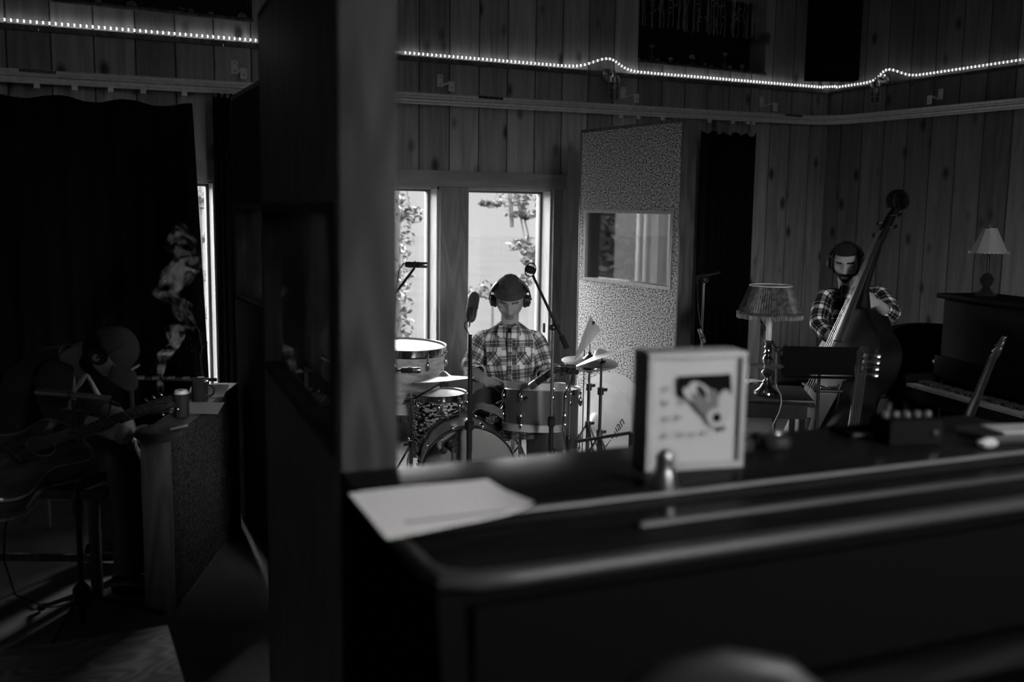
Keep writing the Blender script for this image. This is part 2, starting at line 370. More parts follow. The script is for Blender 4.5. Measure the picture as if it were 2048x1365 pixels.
# black speaker-like recess panel high by the corner
a, b = onY(1617, 90, D).x, onY(1717, 90, D).x
# windows
def window(i, x0, x1, panes):
    z0, z1 = wz0, wz1; y = D+WT-.06
    fr = MB(); t = .035
    fr.box(((x0+x1)/2, y, z1-t/2), (x1-x0, .06, t), bev=.004).box(((x0+x1)/2, y, z0+t/2), (x1-x0, .06, t), bev=.004)
    fr.box((x0+t/2, y, (z0+z1)/2), (t, .06, z1-z0), bev=.004).box((x1-t/2, y, (z0+z1)/2), (t, .06, z1-z0), bev=.004)
    o = structure('window_%d' % i, fr, M_sash)
    for m_ in panes: structure('mullion', MB().box((m_, y, (z0+z1)/2), (.04, .055, z1-z0-2*t), bev=.004), M_sash, o)
    structure('pane', MB().box(((x0+x1)/2, y, (z0+z1)/2), (x1-x0-2*t+.01, .004, z1-z0-2*t+.01)), M_glass, o)
    j = MB(); g = .018
    j.box((x0+g/2, D+WT/2-.05, (z0+z1)/2), (g, WT-.1, z1-z0)).box((x1-g/2, D+WT/2-.05, (z0+z1)/2), (g, WT-.1, z1-z0)).box(((x0+x1)/2, D+WT/2-.05, z1-g/2), (x1-x0, WT-.1, g)).box(((x0+x1)/2, D+WT/2-.07, z0+g/2), (x1-x0, WT-.06, g))
    structure('jamb', j, M_jamb, o)
window(1, OP[0][0], OP[0][1], []); window(2, OP[1][0], OP[1][1], []); window(3, OP[2][0], OP[2][1], [])
window(4, OP[3][0], OP[3][1], [onY(1271, 480, D+WT).x])
# casing: header boards and side boards
def trim(i, x0, x1, z0, z1, m=M_trim, y=D-.0125, t=.025): return structure('trim_%d' % i, MB().box(((x0+x1)/2, y, (z0+z1)/2), (x1-x0, t, z1-z0), bev=.004), m)
trim(1, OP[1][0]-.1, onY(1128, 365, D).x, wz1, wz1+.118, M_trimx, y=D-.02, t=.04)
trim(2, OP[0][0]-.1, OP[0][1]+.02, wz1, wz1+.135, M_trimx, y=D-.02, t=.04)
trim(3, xA1, xB0, .3, wz1); trim(4, xB1, xB1+.085, .3, wz1); trim(5, xC1, xC1+.075, .3, wz1)
trim(6, OP[3][0]-.08, OP[3][1]+.08, wz1, wz1+.118, M_trimx, y=D-.02, t=.04)
trim(7, OP[1][0]-.1, xB1+.1, wz0-.09, wz0-.0, M_trimx, y=D-.02, t=.04)
trim(8, OP[0][0]-.1, xC1+.1, wz0-.09, wz0-.0, M_trimx, y=D-.02, t=.04)
structure('baseboard_back', MB().box(((LX+RX)/2, D-.01, .07), (RX-LX, .02, .14)), M_dkwood)
structure('baseboard_right', MB().box((RX-.01, (D+RY)/2, .07), (.02, D-RY, .14)), M_dkwood)
# picture ledge under the rope light (back and right wall)
def led_z(x): return 2.765+.0115*x
g = MB(); g.beam((LX, D-.02, led_z(LX)-.03), (RX, D-.02, led_z(RX)-.03), .02, .035); structure('trim_9', g, M_dkwood)
g = MB(); g.beam((RX-.02, D, led_z(RX)-.03), (RX-.02, RY, led_z(RX)+.02), .035, .02); structure('trim_10', g, M_dkwood)
for i, (px, py) in enumerate(((447, 92), (1098, 138), (1306, 155), (77, 62))):
    p = onY(px, py, D-.04); h = MB(); h.torus((0, 0, -.012), .009, .0018, Matrix.Translation(p) @ Matrix.Rotation(pi/2, 4, 'X'), 14, 6); h.tube([p+V(0, 0, -.004), p+V(0, .012, .016), p+V(0, .03, .016)], .002)
    tag(h.build('cup_hook', M_steel), 'small metal cup hook under the ledge, ' + ('near the dark partition', 'above the two drummer windows', 'right of the left caged lamp', 'at the far left below the lit rope')[i], 'hook', 'cup hooks along the ledge')
# ------------------------------------------------------------------ rope light
def rope_path():
    pts = []; x = .0
    bump1 = onY(1205, 130, D).x; bump2y = onX(1788, 148, RX).y
    while x < RX-.12:
        z = led_z(x)+.005+.075*exp(-((x-bump1)/.17)**2)*(1 if x < bump1+.5 else 0); pts.append(V(x, D-.03-.05*exp(-((x-bump1)/.15)**2), z)); x += .0345
    for k in range(1, 6): a = k/6*pi/2; pts.append(V(RX-.12+.09*sin(a), D-.12+.09*cos(a), led_z(RX)+.01))
    y = D-.12
    while y > 4.4:
        z = led_z(RX)+.03*(D-y)/2.2+.075*exp(-((y-bump2y)/.14)**2); pts.append(V(RX-.03-.05*exp(-((y-bump2y)/.12)**2), y, z)); y -= .0345
    return pts
RP = rope_path()
M_rope = mat('clear_rope_tube', .7, .3, emit=.13); M_bulb = mat('rope_bulb', 1, .5, emit=5.5)
rl = thing('rope_light', 'glowing clear rope light running along both walls on the ledge', 'rope light', RP[0])
MB().tube(RP, .0075, 8).build('tube', M_rope, rl, True)
order = sorted(range(len(RP)), key=lambda i: (RP[i]-CAM).length)
vis = [i for i in order if not (1.83 < RP[i].x < 2.84 and RP[i].y > 6)]
blob = None
for i in vis[:100]:
    if blob is None:
        blob = MB().sphere((0, 0, 0), .0088, 8).build('bulb', M_bulb, rl); b_ = blob
    else:
        b_ = blob.copy(); COL.objects.link(b_); b_.parent = rl
    b_.location = RP[i]-RP[0]
g = MB()
for i in vis[100:]: g.sphere(RP[i], .0088, 6)
r_ = g.build('bulb', M_bulb, rl, True); r_['kind'] = 'stuff'
# ------------------------------------------------------------------ curtain track with hangers
TY = D-.16
def trk_z(x): return 2.435+.0145*x
path = [V(x, TY, 0) for x in (-1.5, .3, 1.5, 3, 4.5, 5.5, RX-.45)]+[V(RX-.45+.29*sin(a), TY-.29+.29*cos(a), 0) for a in [pi/2*k/8 for k in range(1, 9)]]+[V(RX-.16, y, 0) for y in (5.5, 4.5, 3.0)]
L = 0; z0s = []
for i, p in enumerate(path): p.z = trk_z(min(p.x, 6.9))
tr = thing('curtain_track', 'long double aluminium curtain track bending round the corner', 'curtain track', path[0])
for nm, dz in (('upper_channel', .021), ('lower_channel', -.021)):
    g = MB(); N = len(path)
    prof = [(-.012, -.019), (.008, -.019), (.012, -.012), (.007, 0), (.012, .012), (.008, .019), (-.012, .019)]
    for j in range(N):
        d = (path[min(j+1, N-1)]-path[max(j-1, 0)]); d.z = 0; nrm = d.normalized().cross(UP)
        g.v += [path[j]+nrm*a+UP*(b+dz) for a, b in prof]
    for j in range(N-1):
        for i in range(7): k = (i+1) % 7; g.f.append([j*7+i, j*7+k, (j+1)*7+k, (j+1)*7+i]); g.uv.append(None)
    g.build(nm, M_alu, tr, True, smooth=30)
for px in (980, 75, 1585):     # splice plates with screws
    p = onY(px, 204 if px == 980 else (150 if px == 75 else 240), TY); p.z = trk_z(p.x)+.03
    sp_ = MB().box(p+V(0, -.016, 0), (.20, .006, .018)).build('splice_plate', M_dkwood if px != 980 else M_blk, tr, True)
    for k in (-.07, -.025, .025, .07): MB().lathe([(.005, 0), (.005, .002), (0, .004)], Matrix.Translation(p+V(k, -.019, 0)) @ Matrix.Rotation(pi/2, 4, 'X'), 8).build('screw', M_chrome, sp_, True)
BR = [(485, 'dark partition, at left'), (900, 'drummer windows, left end'), (1270, 'woven gobo, near a caged lamp'), (1549, 'black curtain, near the corner')]
M_brk = mat('pale_metal_bracket', .9, .5)
def bracket(p, n_, along, label):
    """p: point of the track's top; n_: out of the wall"""
    t_ = thing('track_bracket', label, 'bracket', p, 'brackets holding the curtain track')
    wp = p+n_*-.155+V(0, 0, .11)+along*-.02
    MB().beam(wp-UP*.045, wp+UP*.045, .045, .006, up=n_, bev=.001).build('wall_plate', M_brk, t_, True)
    g = MB().beam(p+UP*.02, p+UP*.09, .045, .006, up=n_, bev=.001); g.beam(wp-UP*.042, p+UP*.088, .03, .005).build('arm', M_brk, t_, True)
    for q in (wp+UP*.025+n_*.004, wp-UP*.025+n_*.004, p+UP*.045+n_*.004): MB().lathe([(.006, 0), (.005, .003), (0, .004)], frame(q, n_), 8).build('bolt', M_chrome, t_, True)
for px, lb in BR:
    p = onY(px+3, 190, TY); p.z = trk_z(p.x)+.04; bracket(p, V(0, -1, 0), V(1, 0, 0), 'pale two-plate track bracket above the '+lb)
p = onX(1858, 215, RX-.16); p.z = trk_z(6.9)+.04; bracket(p, V(-1, 0, 0), V(0, -1, 0), 'dim two-plate bracket of the curtain track on the right wall')
def hanger(px, label, tuft=0):
    p = onY(px, 200, TY-.026); p.z = trk_z(p.x)-.052
    t_ = thing('curtain_hanger', label, 'hanger', p, 'trolley hangers on the curtain track')
    MB().box((0, 0, 0), (.034, .012, .034), bev=.002).box((0, -.004, .019), (.042, .012, .008)).build('trolley', M_brk, t_)
    g = MB(); g.torus((0, 0, -.026), .007, .0016, Matrix.Rotation(pi/2, 4, 'X'), 12, 5); g.torus((0, 0, -.04), .007, .0016, Matrix.Rotation(pi/2, 4, 'Y'), 12, 5)
    g.torus((0, 0, -.054), .007, .0016, Matrix.Rotation(pi/2, 4, 'X'), 12, 5)
    g.tube([V(0, 0, -.062), V(0, 0, -.085), V(.006, 0, -.098), V(.014, 0, -.094), V(.016, 0, -.086)], .0018, 6)
    g.build('chain_hook', M_steel, t_)
    if tuft:
        g = MB()
        for k in range(6): a = random.uniform(-1.2, 1.2); g.tube([V(0, 0, -.09), V(.03*sin(a), -.006, -.09+.012*cos(a*2)), V(.05*sin(a)*random.uniform(.6, 1), 0, -.10-.02*random.random())], .0014, 4)
        g.build('string_tie', M_paper, t_)
for i, px in enumerate((75, 150, 222, 287, 369)): hanger(px, 'small steel track hanger with hook above the left black curtain, ' + ('first from the left', 'second from the left', 'middle one', 'second from the right', 'at the curtain edge')[i])
for i, px in enumerate((1243, 1278, 1327, 1371, 1421, 1468)): hanger(px, 'small steel track hanger ' + ('above the woven gobo, leftmost', 'above the woven gobo under a bracket', 'above the woven gobo, right of its bracket', 'above the corner of the woven gobo', 'over the black curtain left end with tied string', 'over the middle of the right black curtain')[i], tuft=(i == 4))
hanger(1498, 'one of two track hangers close together at the right end of the black curtain', tuft=1); hanger(1509, 'rightmost track hanger of the right black curtain')
# ------------------------------------------------------------------ black curtains
def curtain(x0, x1, zt, zb, y, label, xr=0, folds=14, seed=0):
    def fn(u, v):
        z = zt+(zb-zt)*v - (.03*sin(u*pi*5)**2 if v == 0 else 0); x = x0+(x1-x0)*u+xr*v*u
        return (x, y+.03*sin(u*folds*2*pi+sin(v*2+seed))*(.4+.6*v)+.01*sin(u*47+v*3), z)
    return tag(MB().grid(fn, 150, 24, .004).build('curtain', M_black), label, 'curtain')
curtain(-.6, onY(384, 300, TY).x, 2.34, .30, TY-.04, 'wide black curtain hanging left of the narrow bright window', xr=.07)
curtain(onY(1396, 300, TY).x, onY(1506, 300, TY).x, 2.38, .25, TY-.04, 'black curtain hanging behind the lampshade, right of the woven gobo', xr=-.03, folds=7, seed=2)
curtain(onY(424, 300, TY).x, onY(470, 300, TY).x+.05, 2.415, .28, TY-.04, 'narrow gathered black curtain right of the narrow bright window', xr=.02, folds=5, seed=4)
# ------------------------------------------------------------------ caged jar lamps on the walls
M_jar = glass_mat('jar_glass', .8)
def caged_lamp(p, n_, label):
    t_ = thing('caged_wall_lamp', label, 'wall lamp', mat4(UP.cross(n_)*-1, n_*-1, UP, p), 'caged jar lamps on the walls')   # local -y out of the wall
    MB().lathe([(.055, 0), (.055, .02), (.045, .035), (.0, .04)], Matrix.Rotation(pi/2, 4, 'X'), 20).build('wall_plate', M_steel, t_)
    MB().tube([V(0, -.02, 0), V(0, -.07, .015), V(0, -.11, .01), V(0, -.115, -.02)], .014, 10).build('arm', M_steel, t_)
    MB().lathe([(.03, 0), (.045, -.015), (.046, -.045), (.042, -.05), (0, -.05)][::-1], Matrix.Translation((0, -.115, -.02)), 18).build('cap', M_steel, t_)
    MB().lathe([(0, -.185), (.022, -.18), (.032, -.165), (.034, -.05)], Matrix.Translation((0, -.115, -.02)), 18, cap=False).build('jar', M_jar, t_)
    g = MB()
    for k in range(6):
        a = k*pi/3; c_, s_ = cos(a), sin(a)
        g.tube([V(.042*c_, -.115+.042*s_, -.07), V(.042*c_, -.115+.042*s_, -.18), V(.03*c_, -.115+.03*s_, -.203), V(0, -.115, -.208)], .0022, 5)
    for z in (-.10, -.15): g.torus((0, -.115, z), .042, .002, None, 18, 5)
    g.build('cage', M_steel, t_)
    MB().sphere((0, -.115, -.10), (.016, .016, .026), 10).build('bulb', M_white, t_)
caged_lamp(onY(1212, 150, D), V(0, -1, 0), 'caged glass jar lamp under the rope light, left of the flower alcove')
caged_lamp(onX(1772, 160, RX), V(-1, 0, 0), 'caged glass jar lamp on the right wall beside the corner')
# ------------------------------------------------------------------ black box high on the wall
p0 = P(1667, 160, 8.15); t_ = thing('hung_speaker', 'flat black speaker box hung high across the corner of the room', 'speaker', camframe(p0))
MB().box((0, .06, .45), (.42, .12, .9), bev=.01).build('cabinet', M_black, t_); MB().box((0, -.003, .45), (.39, .006, .87), bev=.003).build('grille', M_black, t_)
for x in (-.15, .15): MB().cyl((x, .06, .88), (x, .06, CZ-p0.z), .006, n=8).build('hanging_rod', M_blkm, t_)
# ------------------------------------------------------------------ dried flowers in the two alcoves
M_dry = mat('dried_stem', .38, .8, noise_amt=.3, noise_scale=40)
def flower(px, py, kind, side, z0):
    """head of the flower seen at px,py; it stands on the alcove sill"""
    top = onY(px, py, D+.06); base = V(top.x, D+.06, z0+.001); h = max(top.z-z0, .015)
    nm = {'tall': 'tall dried poppy head', 'ball': 'round dried seed ball', 'cup': 'small dried seed cup', 'frill': 'frilly dried flower head', 'sprig': 'thin dried sprig'}[kind]
    t_ = thing('dried_flower', '', 'dried flower', base, 'dried flowers on the alcove sills')
    MB().tube([V(0, 0, 0), V(.003, 0, h*.5), V(0, 0, h)], .0022, 5).build('stem', M_dry, t_)
    g = MB()
    if kind == 'tall': g.lathe([(.003, -.012), (.012, 0), (.026, .014), (.02, .018), (0, .012)], Matrix.Translation((0, 0, h)) @ Matrix.Rotation(.25, 4, 'Y'), 12)
    elif kind == 'ball': g.sphere((0, 0, h), .024, 14)
    elif kind == 'cup': g.sphere((0, 0, h), (.023, .02, .018), 12).lathe([(.006, -.03), (.012, -.02), (.02, -.01)], Matrix.Translation((0, 0, h)), 10)
    elif kind == 'frill':
        for k in range(9): a = pi*k/8; g.sphere((.024*cos(a), .006*sin(3*a), h+.02*sin(a)), (.010, .008, .010), 8)
        g.sphere((0, 0, h), (.016, .012, .014), 10)
    else:
        for k in range(8): g.sphere((.008*(-1)**k, 0, h*(.3+.09*k)), .006, 6)
    g.build('flower_head', M_dry, t_)
    if kind in ('tall', 'frill'):
        g = MB()
        for s_ in (-1, 1): g.tube([V(0, 0, .004), V(.02*s_, -.004, h*.35), V(.03*s_, 0, h*.5)], [.0025, .003, .0006], 5)
        g.build('leaf', M_dry, t_)
    t_['label'] = nm+' in the '+side
    return t_
Zs = 2.93
Fr = [(1303, 97, 'tall', 'at far left'), (1314, 124, 'ball', 'right of the left tall one'), (1341, 121, 'cup', 'third from the left'), (1384, 118, 'frill', 'at the middle'), (1410, 128, 'sprig', 'between frilly and tall ones'), (1449, 113, 'tall', 'the right one of the two tall'), (1459, 139, 'ball', 'right of the right tall one'), (1484, 135, 'cup', 'second from the right'), (1525, 128, 'frill', 'at the right end'), (1278, 118, 'sprig', 'against its left edge'), (1423, 133, 'sprig', 'short one beside the right tall stem')]
for px, py, k, w_ in Fr: flower(px, py-2, k, 'right flower alcove, '+w_, Zs)
Fl = [(155, 31, 'ball', 'at far left'), (197, 30, 'cup', 'second from the left'), (264, 27, 'frill', 'with the frilly head at the middle'), (308, 37, 'sprig', 'between the frilly and the tall one'), (363, 22, 'tall', 'standing highest'), (382, 55, 'ball', 'right of the tallest'), (421, 52, 'cup', 'low near the right end'), (485, 43, 'frill', 'at the right end'), (106, 34, 'sprig', 'outermost at the left')]
for px, py, k, w_ in Fl: flower(px, py, k, 'left flower alcove, '+w_, Zs)
# hanging bunch of dried stems, each its own
xl, xr = onY(1283, 60, D+.05).x, onY(1535, 60, D+.05).x
for k in range(44):
    u = (k+.5)/44; x = xl+(xr-xl)*u+random.uniform(-.01, .01); zb = 3.235-.03*random.random()-.0*u; yy = D+random.uniform(.03, .12)
    pts = [V(x+random.uniform(-.015, .015), yy, 3.54), V(x+random.uniform(-.012, .012), yy, 3.4), V(x+random.uniform(-.01, .01), yy, 3.3), V(x, yy, zb)]
    g = MB().tube(pts, [.0022, .0026, .003, .0042], 5)
    for j in range(random.randint(1, 4)):
        z = random.uniform(3.27, 3.5); s_ = random.choice((-1, 1)); g.tube([V(x, yy, z), V(x+.02*s_, yy, z+.03)], [.002, .0008], 4)
        if random.random() < .5: g.sphere((x+.02*s_, yy, z+.03), (.009, .007, .007), 6)
    tag(g.build('dried_plant', M_dry), 'thin dried flower stem hanging upside down in the right alcove above the sill flowers', 'dried stem', 'dried stems hanging in the right alcove')
# ================================================================== outside
M_gnd = mat('bright_ground', .0185, .9, spec=0, noise_amt=.08, noise_scale=.6)
tag(MB().box((0, D+.3+30, -.35), (120, 60, .1)).build('yard', M_gnd), kind='structure')
M_leaf = mat('leaf', .012, .6); lf = M_leaf.node_tree
b_ = lf.nodes['Principled BSDF']; tl = lf.nodes.new('ShaderNodeBsdfTranslucent'); tl.inputs[0].default_value = (.010, .010, .010, 1); mx = lf.nodes.new('ShaderNodeMixShader'); mx.inputs[0].default_value = .5
lf.links.new(b_.outputs[0], mx.inputs[1]); lf.links.new(tl.outputs[0], mx.inputs[2]); lf.links.new(mx.outputs[0], lf.nodes['Material Output'].inputs[0])
M_bark = mat('bark', .02, .9, noise_amt=.4, noise_scale=12)
def tree(name, label, cat, trunk, blobs, nl, size, r=.08):
    t_ = thing(name, label, cat, Vector(trunk[0]))
    g = MB().tube(trunk, [r*(1-.6*i/(len(trunk)-1)) for i in range(len(trunk))], 10)
    for c, _ in blobs: m_ = trunk[len(trunk)//2+1 if len(trunk) > 2 else 1]; g.tube([m_, (m_+c)/2+V(0, 0, .1), c], [r*.35, r*.2, r*.05], 6)
    g.build('trunk', M_bark, t_, True)
    g = MB()
    for c, R in blobs:
        for k in range(nl):
            a = V(random.gauss(0, 1), random.gauss(0, 1), random.gauss(0, 1)).normalized()*random.random()**.45
            p = c+V(a.x*R[0], a.y*R[1], a.z*R[2]); d = V(random.gauss(0, 1), random.gauss(0, 1), random.gauss(0, .6)).normalized(); e = d.orthogonal().normalized(); e = Matrix.Rotation(random.random()*6, 3, d) @ e
            s_ = size*random.uniform(.6, 1.3); g.add([p-d*s_, p+e*s_*.45, p+d*s_, p-e*s_*.45], [(0, 1, 2, 3)])
    g.build('foliage', M_leaf, t_, True, smooth=0)
def O(px, py, Y=11.5): return onY(px, py, Y)
tree('tree', 'slender leafy tree outside the window right of the drummer', 'tree', [V(O(1100, 430).x, 11.5, -.3), O(1096, 420), O(1080, 300), O(1030, 290), O(1019, 350), O(1021, 400), O(1024, 455)],
     [(O(1050, 400), (.34, .4, .2)), (O(1052, 492), (.24, .3, .12)), (O(1068, 515), (.14, .3, .14)), (O(985, 408), (.12, .3, .04)), (O(1045, 430), (.2, .3, .05))], 120, .05, .07)
tree('shrub', 'loose pale shrub outside behind the drummer', 'shrub', [V(O(985, 600).x, 11.5, -.3), O(985, 640), O(985, 590)], [(O(975, 575), (.3, .4, .09)), (O(1045, 560), (.2, .3, .10)), (O(950, 590), (.2, .2, .08))], 45, .045, .03)
tree('tree', 'leafy tree outside the window at the left of the drum kit', 'tree', [V(O(795, 430).x, 11.5, -.3), O(795, 470), O(795, 300)], [(O(802, y_), (.13, .3, .3)) for y_ in (420, 480, 540, 600, 660)]+[(O(822, 430), (.14, .2, .12))], 90, .045, .06)
tree('tree', 'broad leafy tree outside seen through the window of the woven gobo', 'tree', [V(O(1230, 430, 11).x, 11, -.3), O(1230, 470, 11), O(1230, 300, 11)], [(O(x_, y_, 11), (.45, .5, .4)) for x_ in (1190, 1235, 1280) for y_ in (400, 460, 520)], 420, .07, .1)
tree('tree', 'leafy tree outside the narrow window beside the left black curtain', 'tree', [V(O(400, 430).x, 11.5, -.3), O(400, 470), O(400, 300)], [(O(402, y_), (.14, .2, .10)) for y_ in (400, 470, 550, 620, 690)], 40, .05, .05)
# ================================================================== isolation panels
def xy(px, d, py=420):
    p = P(px, py, d); return V(p.x, p.y, 0)
def gobo(A, B, label, h=2.27, th=.11, far=1, weave=M_weave, side=1, glass=True, gap=0.0, end=M_dkwood):
    """panel from floor point A to B; faces local -y; stands on the floor"""
    L = (B-A).length; ex = (B-A).normalized(); ey = UP.cross(ex)*side
    t_ = thing('isolation_panel', label, 'acoustic panel', mat4(ex, ey, UP, A) if side == 1 else mat4(ex, UP.cross(ex), UP, A))
    s = side; c = .02; gz0, gz1 = 1.21, 1.71; e_ = .055
    yy = s*th/2
    for nm, x in (('end_board', c/2), ('end_board', L-c/2)): MB().box((x, yy, h/2), (c, th, h), bev=.002).build(nm, end, t_)
    for z in (c/2, h-c/2): MB().box((L/2, yy, z), (L-2*c, th, c)).build('rail_board', end, t_)
    def cloth(x0, x1, z0, z1, nm='fabric'):
        for y_ in (s*.006, s*(th-.006)): MB().box(((x0+x1)/2, y_, (z0+z1)/2), (x1-x0, .012, z1-z0), bev=.003).build(nm, weave, t_)
    if not glass: cloth(c, L-c, c, h-c); return t_
    cloth(c, L-c, gz1, h-c); cloth(c, L-c, c, gz0); cloth(c, c+e_, gz0, gz1); cloth(L-c-e_, L-c, gz0, gz1)
    g = MB(); x0, x1 = c+e_, L-c-e_; f = .022
    for z in (gz0+f/2, gz1-f/2): g.box(((x0+x1)/2, yy, z), (x1-x0, th+.012, f))
    for x in (x0+f/2, x1-f/2): g.box((x, yy, (gz0+gz1)/2), (f, th+.012, gz1-gz0-2*f))
    g.build('window_frame', M_jamb if weave is M_weave else end, t_)
    MB().box(((x0+x1)/2, yy*.4, (gz0+gz1)/2), (x1-x0-2*f+.004, .005, gz1-gz0-2*f+.004)).build('pane', M_glass, t_)
    return t_
G2A, G2B = xy(1158, 7.15), xy(1362, 6.15)
gobo(G2A, G2B, 'tall woven-fabric isolation panel with a window, right of the drummer')
G1N, G1F = xy(679, 1.85), xy(522, 3.05)
gobo(G1F, G1N, 'near tall dark wooden isolation panel with glass reflecting the guitarist', weave=M_dkwood, end=wood_mat('dark_pine_board', .03, .7, spec=.2))
G3F, G3N = xy(466, 5.3), xy(566, 4.16)
gobo(G3F, G3N, 'dark woven isolation panel with a window half hidden behind the near wooden panel', weave=M_weaved)
H0, H1 = V(.61, 4.21, 0), V(1.15, 5.28, 0)
HG = .775
t_ = gobo(H0, H1, 'low wooden isolation panel used as a table beside the guitarist', h=HG, glass=False, weave=M_weaved, th=.12, side=-1, end=wood_mat('worn_pine_board', .12, .55, contrast=.35))
# ================================================================== near upright piano (dark, out of focus)
PO = V(.615, 1.775, 0); pex = V(.9952, -.098, 0).normalized(); pey = UP.cross(pex)
PM = mat4(pex, pey, UP, PO)
pn = thing('upright_piano', 'dark upright piano across the foreground with a white box frame on its lid', 'piano', PM)
PL = 1.62; M_pw = wood_mat('dark_piano_wood', .010, .25, axis=0, contrast=.3, coat=0, spec=.015); M_pe = mat('piano_edge_highlight', .03, .45, spec=.35); M_pc = mat('dark_piano_case', .004, .7, spec=0); M_ph = mat('hinge_highlight', .12, .5)  # lid edge, moulding and hinge lightened: highlight lines put into the colour
MB().box((PL/2, -.19, 1.186), (PL, .38, .028), bev=.008).build('lid', M_pw, pn)
MB().box((PL/2+.0, -.475, 1.181), (PL+.0, .19, .022), bev=.006).build('front_lid', M_pw, pn)
g = MB(); rr = .014      # rounded nosing with a rounded left corner
g.tube([V(.0, -.30, 1.186), V(-.0, -.52, 1.186), V(.012, -.562, 1.186), V(.05, -.585, 1.186), V(.12, -.59, 1.186), V(PL, -.59, 1.186)], rr, 10); g.build('lid_nosing', M_pe, pn)
MB().tube([V(.02, -.352, 1.199), V(PL-.02, -.352, 1.199)], .006, 8).build('lid_hinge', M_ph, pn)
MB().tube([V(.38, -.475, 1.194), V(PL-.02, -.475, 1.194)], .008, 8).build('lid_moulding', M_pe, pn)
MB().box((PL/2, -.30, .60), (PL-.06, .52, 1.14), bev=.01).build('case', M_pc, pn)
for x in (.02, PL-.02): MB().prism([(-.86, .60), (-.86, .80), (-.80, .86), (-.60, .98), (-.57, 1.165), (-.02, 1.165), (-.02, .02), (-.60, .02), (-.60, .60)], .04, Matrix.Translation((x-.02, 0, 0)) @ Matrix(((0, 0, 1, 0), (1, 0, 0, 0), (0, 1, 0, 0), (0, 0, 0, 1)))).build('side_panel', M_pc, pn)
MB().box((PL/2, -.70, .83), (PL-.09, .22, .06), bev=.012).build('keybed', M_pc, pn)
MB().loft([V(.045, -.665, .955), V(PL-.045, -.665, .955)], [(.075, .028)]*2, side=V(0, 1, -.35), n=18).build('fallboard', M_pw, pn)
MB().box((PL/2, -.575, 1.02), (PL-.1, .02, .25), bev=.004).build('music_desk', M_pc, pn)
for x in (.04, PL-.04): MB().lathe([(.028, 0), (.035, .03), (.022, .1), (.03, .3), (.04, .52), (.04, .60)], Matrix.Translation((x, -.82, 0)), 16).build('leg', M_pc, pn)
TZ = 1.2005
# paper
cn = [onZ(775, 1082, TZ), onZ(1068, 1022, TZ), onZ(975, 960, TZ), onZ(697, 990, TZ)]
def pf(u, v):
    p = (cn[0]*(1-u)+cn[1]*u)*(1-v)+(cn[3]*(1-u)+cn[2]*u)*v
    return p+UP*(.002+.016*max(0, u-.75)**2*16*max(0, .6-v)/.6*.8-.0+.0015*sin(u*5)*v)
pp = MB().grid(pf, 16, 12, -.0006).build('printed_sheet', mat('lit_paper', .92, .85, spec=.1)); tag(pp, 'white printed sheet with a curled corner on the left end of the near piano', 'paper')
M_ink = mat('pale_print', .70, .85)
g = MB()
for k in range(11):
    v = .86-k*.065
    for a, b in ((.06, .30), (.36, .62) if k % 3 else (.36, .5)):
        a0, b0 = pf(a, v), pf(b, v); a1, b1 = pf(a, v-.012), pf(b, v-.012); g.add([a0+UP*.0006, b0+UP*.0006, b1+UP*.0006, a1+UP*.0006], [(0, 1, 2, 3)])
MW[pp.name] = Matrix.Identity(4)
q = g.build('print', M_ink, pp); q['kind'] = 'stuff'
# white box frame with a picture
bl, br = onZ(1291, 946, TZ), onZ(1481, 935, TZ); bx = (br-bl).normalized(); by = UP.cross(bx); BW = (br-bl).length*1.03; BH = .232
bxm = mat4(bx, by, UP, bl)
t_ = thing('box_frame', 'square white box frame with a dark blurred picture standing on the near piano', 'picture frame', bxm)
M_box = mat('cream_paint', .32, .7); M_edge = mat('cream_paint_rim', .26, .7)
dp = .075; bw = .012
MB().box((BW/2, dp/2+.006, BH/2), (BW-2*bw, dp-.012, BH-2*bw)).build('panel', M_box, t_)
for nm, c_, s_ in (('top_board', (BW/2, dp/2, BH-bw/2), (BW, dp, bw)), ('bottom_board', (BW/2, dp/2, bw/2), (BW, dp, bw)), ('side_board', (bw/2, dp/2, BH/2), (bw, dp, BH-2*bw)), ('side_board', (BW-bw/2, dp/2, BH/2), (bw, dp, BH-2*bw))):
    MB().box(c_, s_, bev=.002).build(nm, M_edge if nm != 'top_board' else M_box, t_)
def fxy(fx, fz): return (BW*fx, BH*fz)
def flat(name, poly, m, y, t=.0012, par=t_): return MB().prism([(p_[0], p_[1]) for p_ in poly], t, Matrix(((1, 0, 0, 0), (0, 0, -1, y), (0, 1, 0, 0), (0, 0, 0, 1)))).build(name, m, par)
M_pd, M_pm, M_pl = mat('picture_dark', .006, .8, spec=0), mat('picture_mid', .12, .8, spec=0), mat('picture_light', .30, .8, spec=0)
art = flat('picture', [fxy(.30, .80), fxy(.84, .81), fxy(.86, .63), fxy(.80, .40), (BW*.72, BH*.36), fxy(.40, .60), fxy(.31, .64)], M_pd, .0058)
def ell(fx, fz, a, b, rot, n=20): return [(BW*fx+a*cos(t)*cos(rot)-b*sin(t)*sin(rot), BH*fz+a*cos(t)*sin(rot)+b*sin(t)*cos(rot)) for t in [2*pi*i/n for i in range(n)]]
MW[art.name] = MW[t_.name]
for i, (fx, fz, a, b, r_, m_) in enumerate(((.55, .64, .035, .018, -.7, M_pl), (.545, .665, .016, .007, -.9, M_pd), (.43, .64, .02, .01, -.8, M_pl), (.68, .60, .022, .011, -1.1, M_pm), (.60, .52, .045, .014, -.75, M_pm), (.70, .44, .02, .019, 0, M_pl), (.705, .44, .009, .009, 0, M_pd), (.79, .55, .016, .03, .1, M_pl), (.77, .345, .007, .006, 0, M_pm))):
    flat('motif', ell(fx, fz, a, b, r_), m_, .0048-.0004*i, .0006, art)
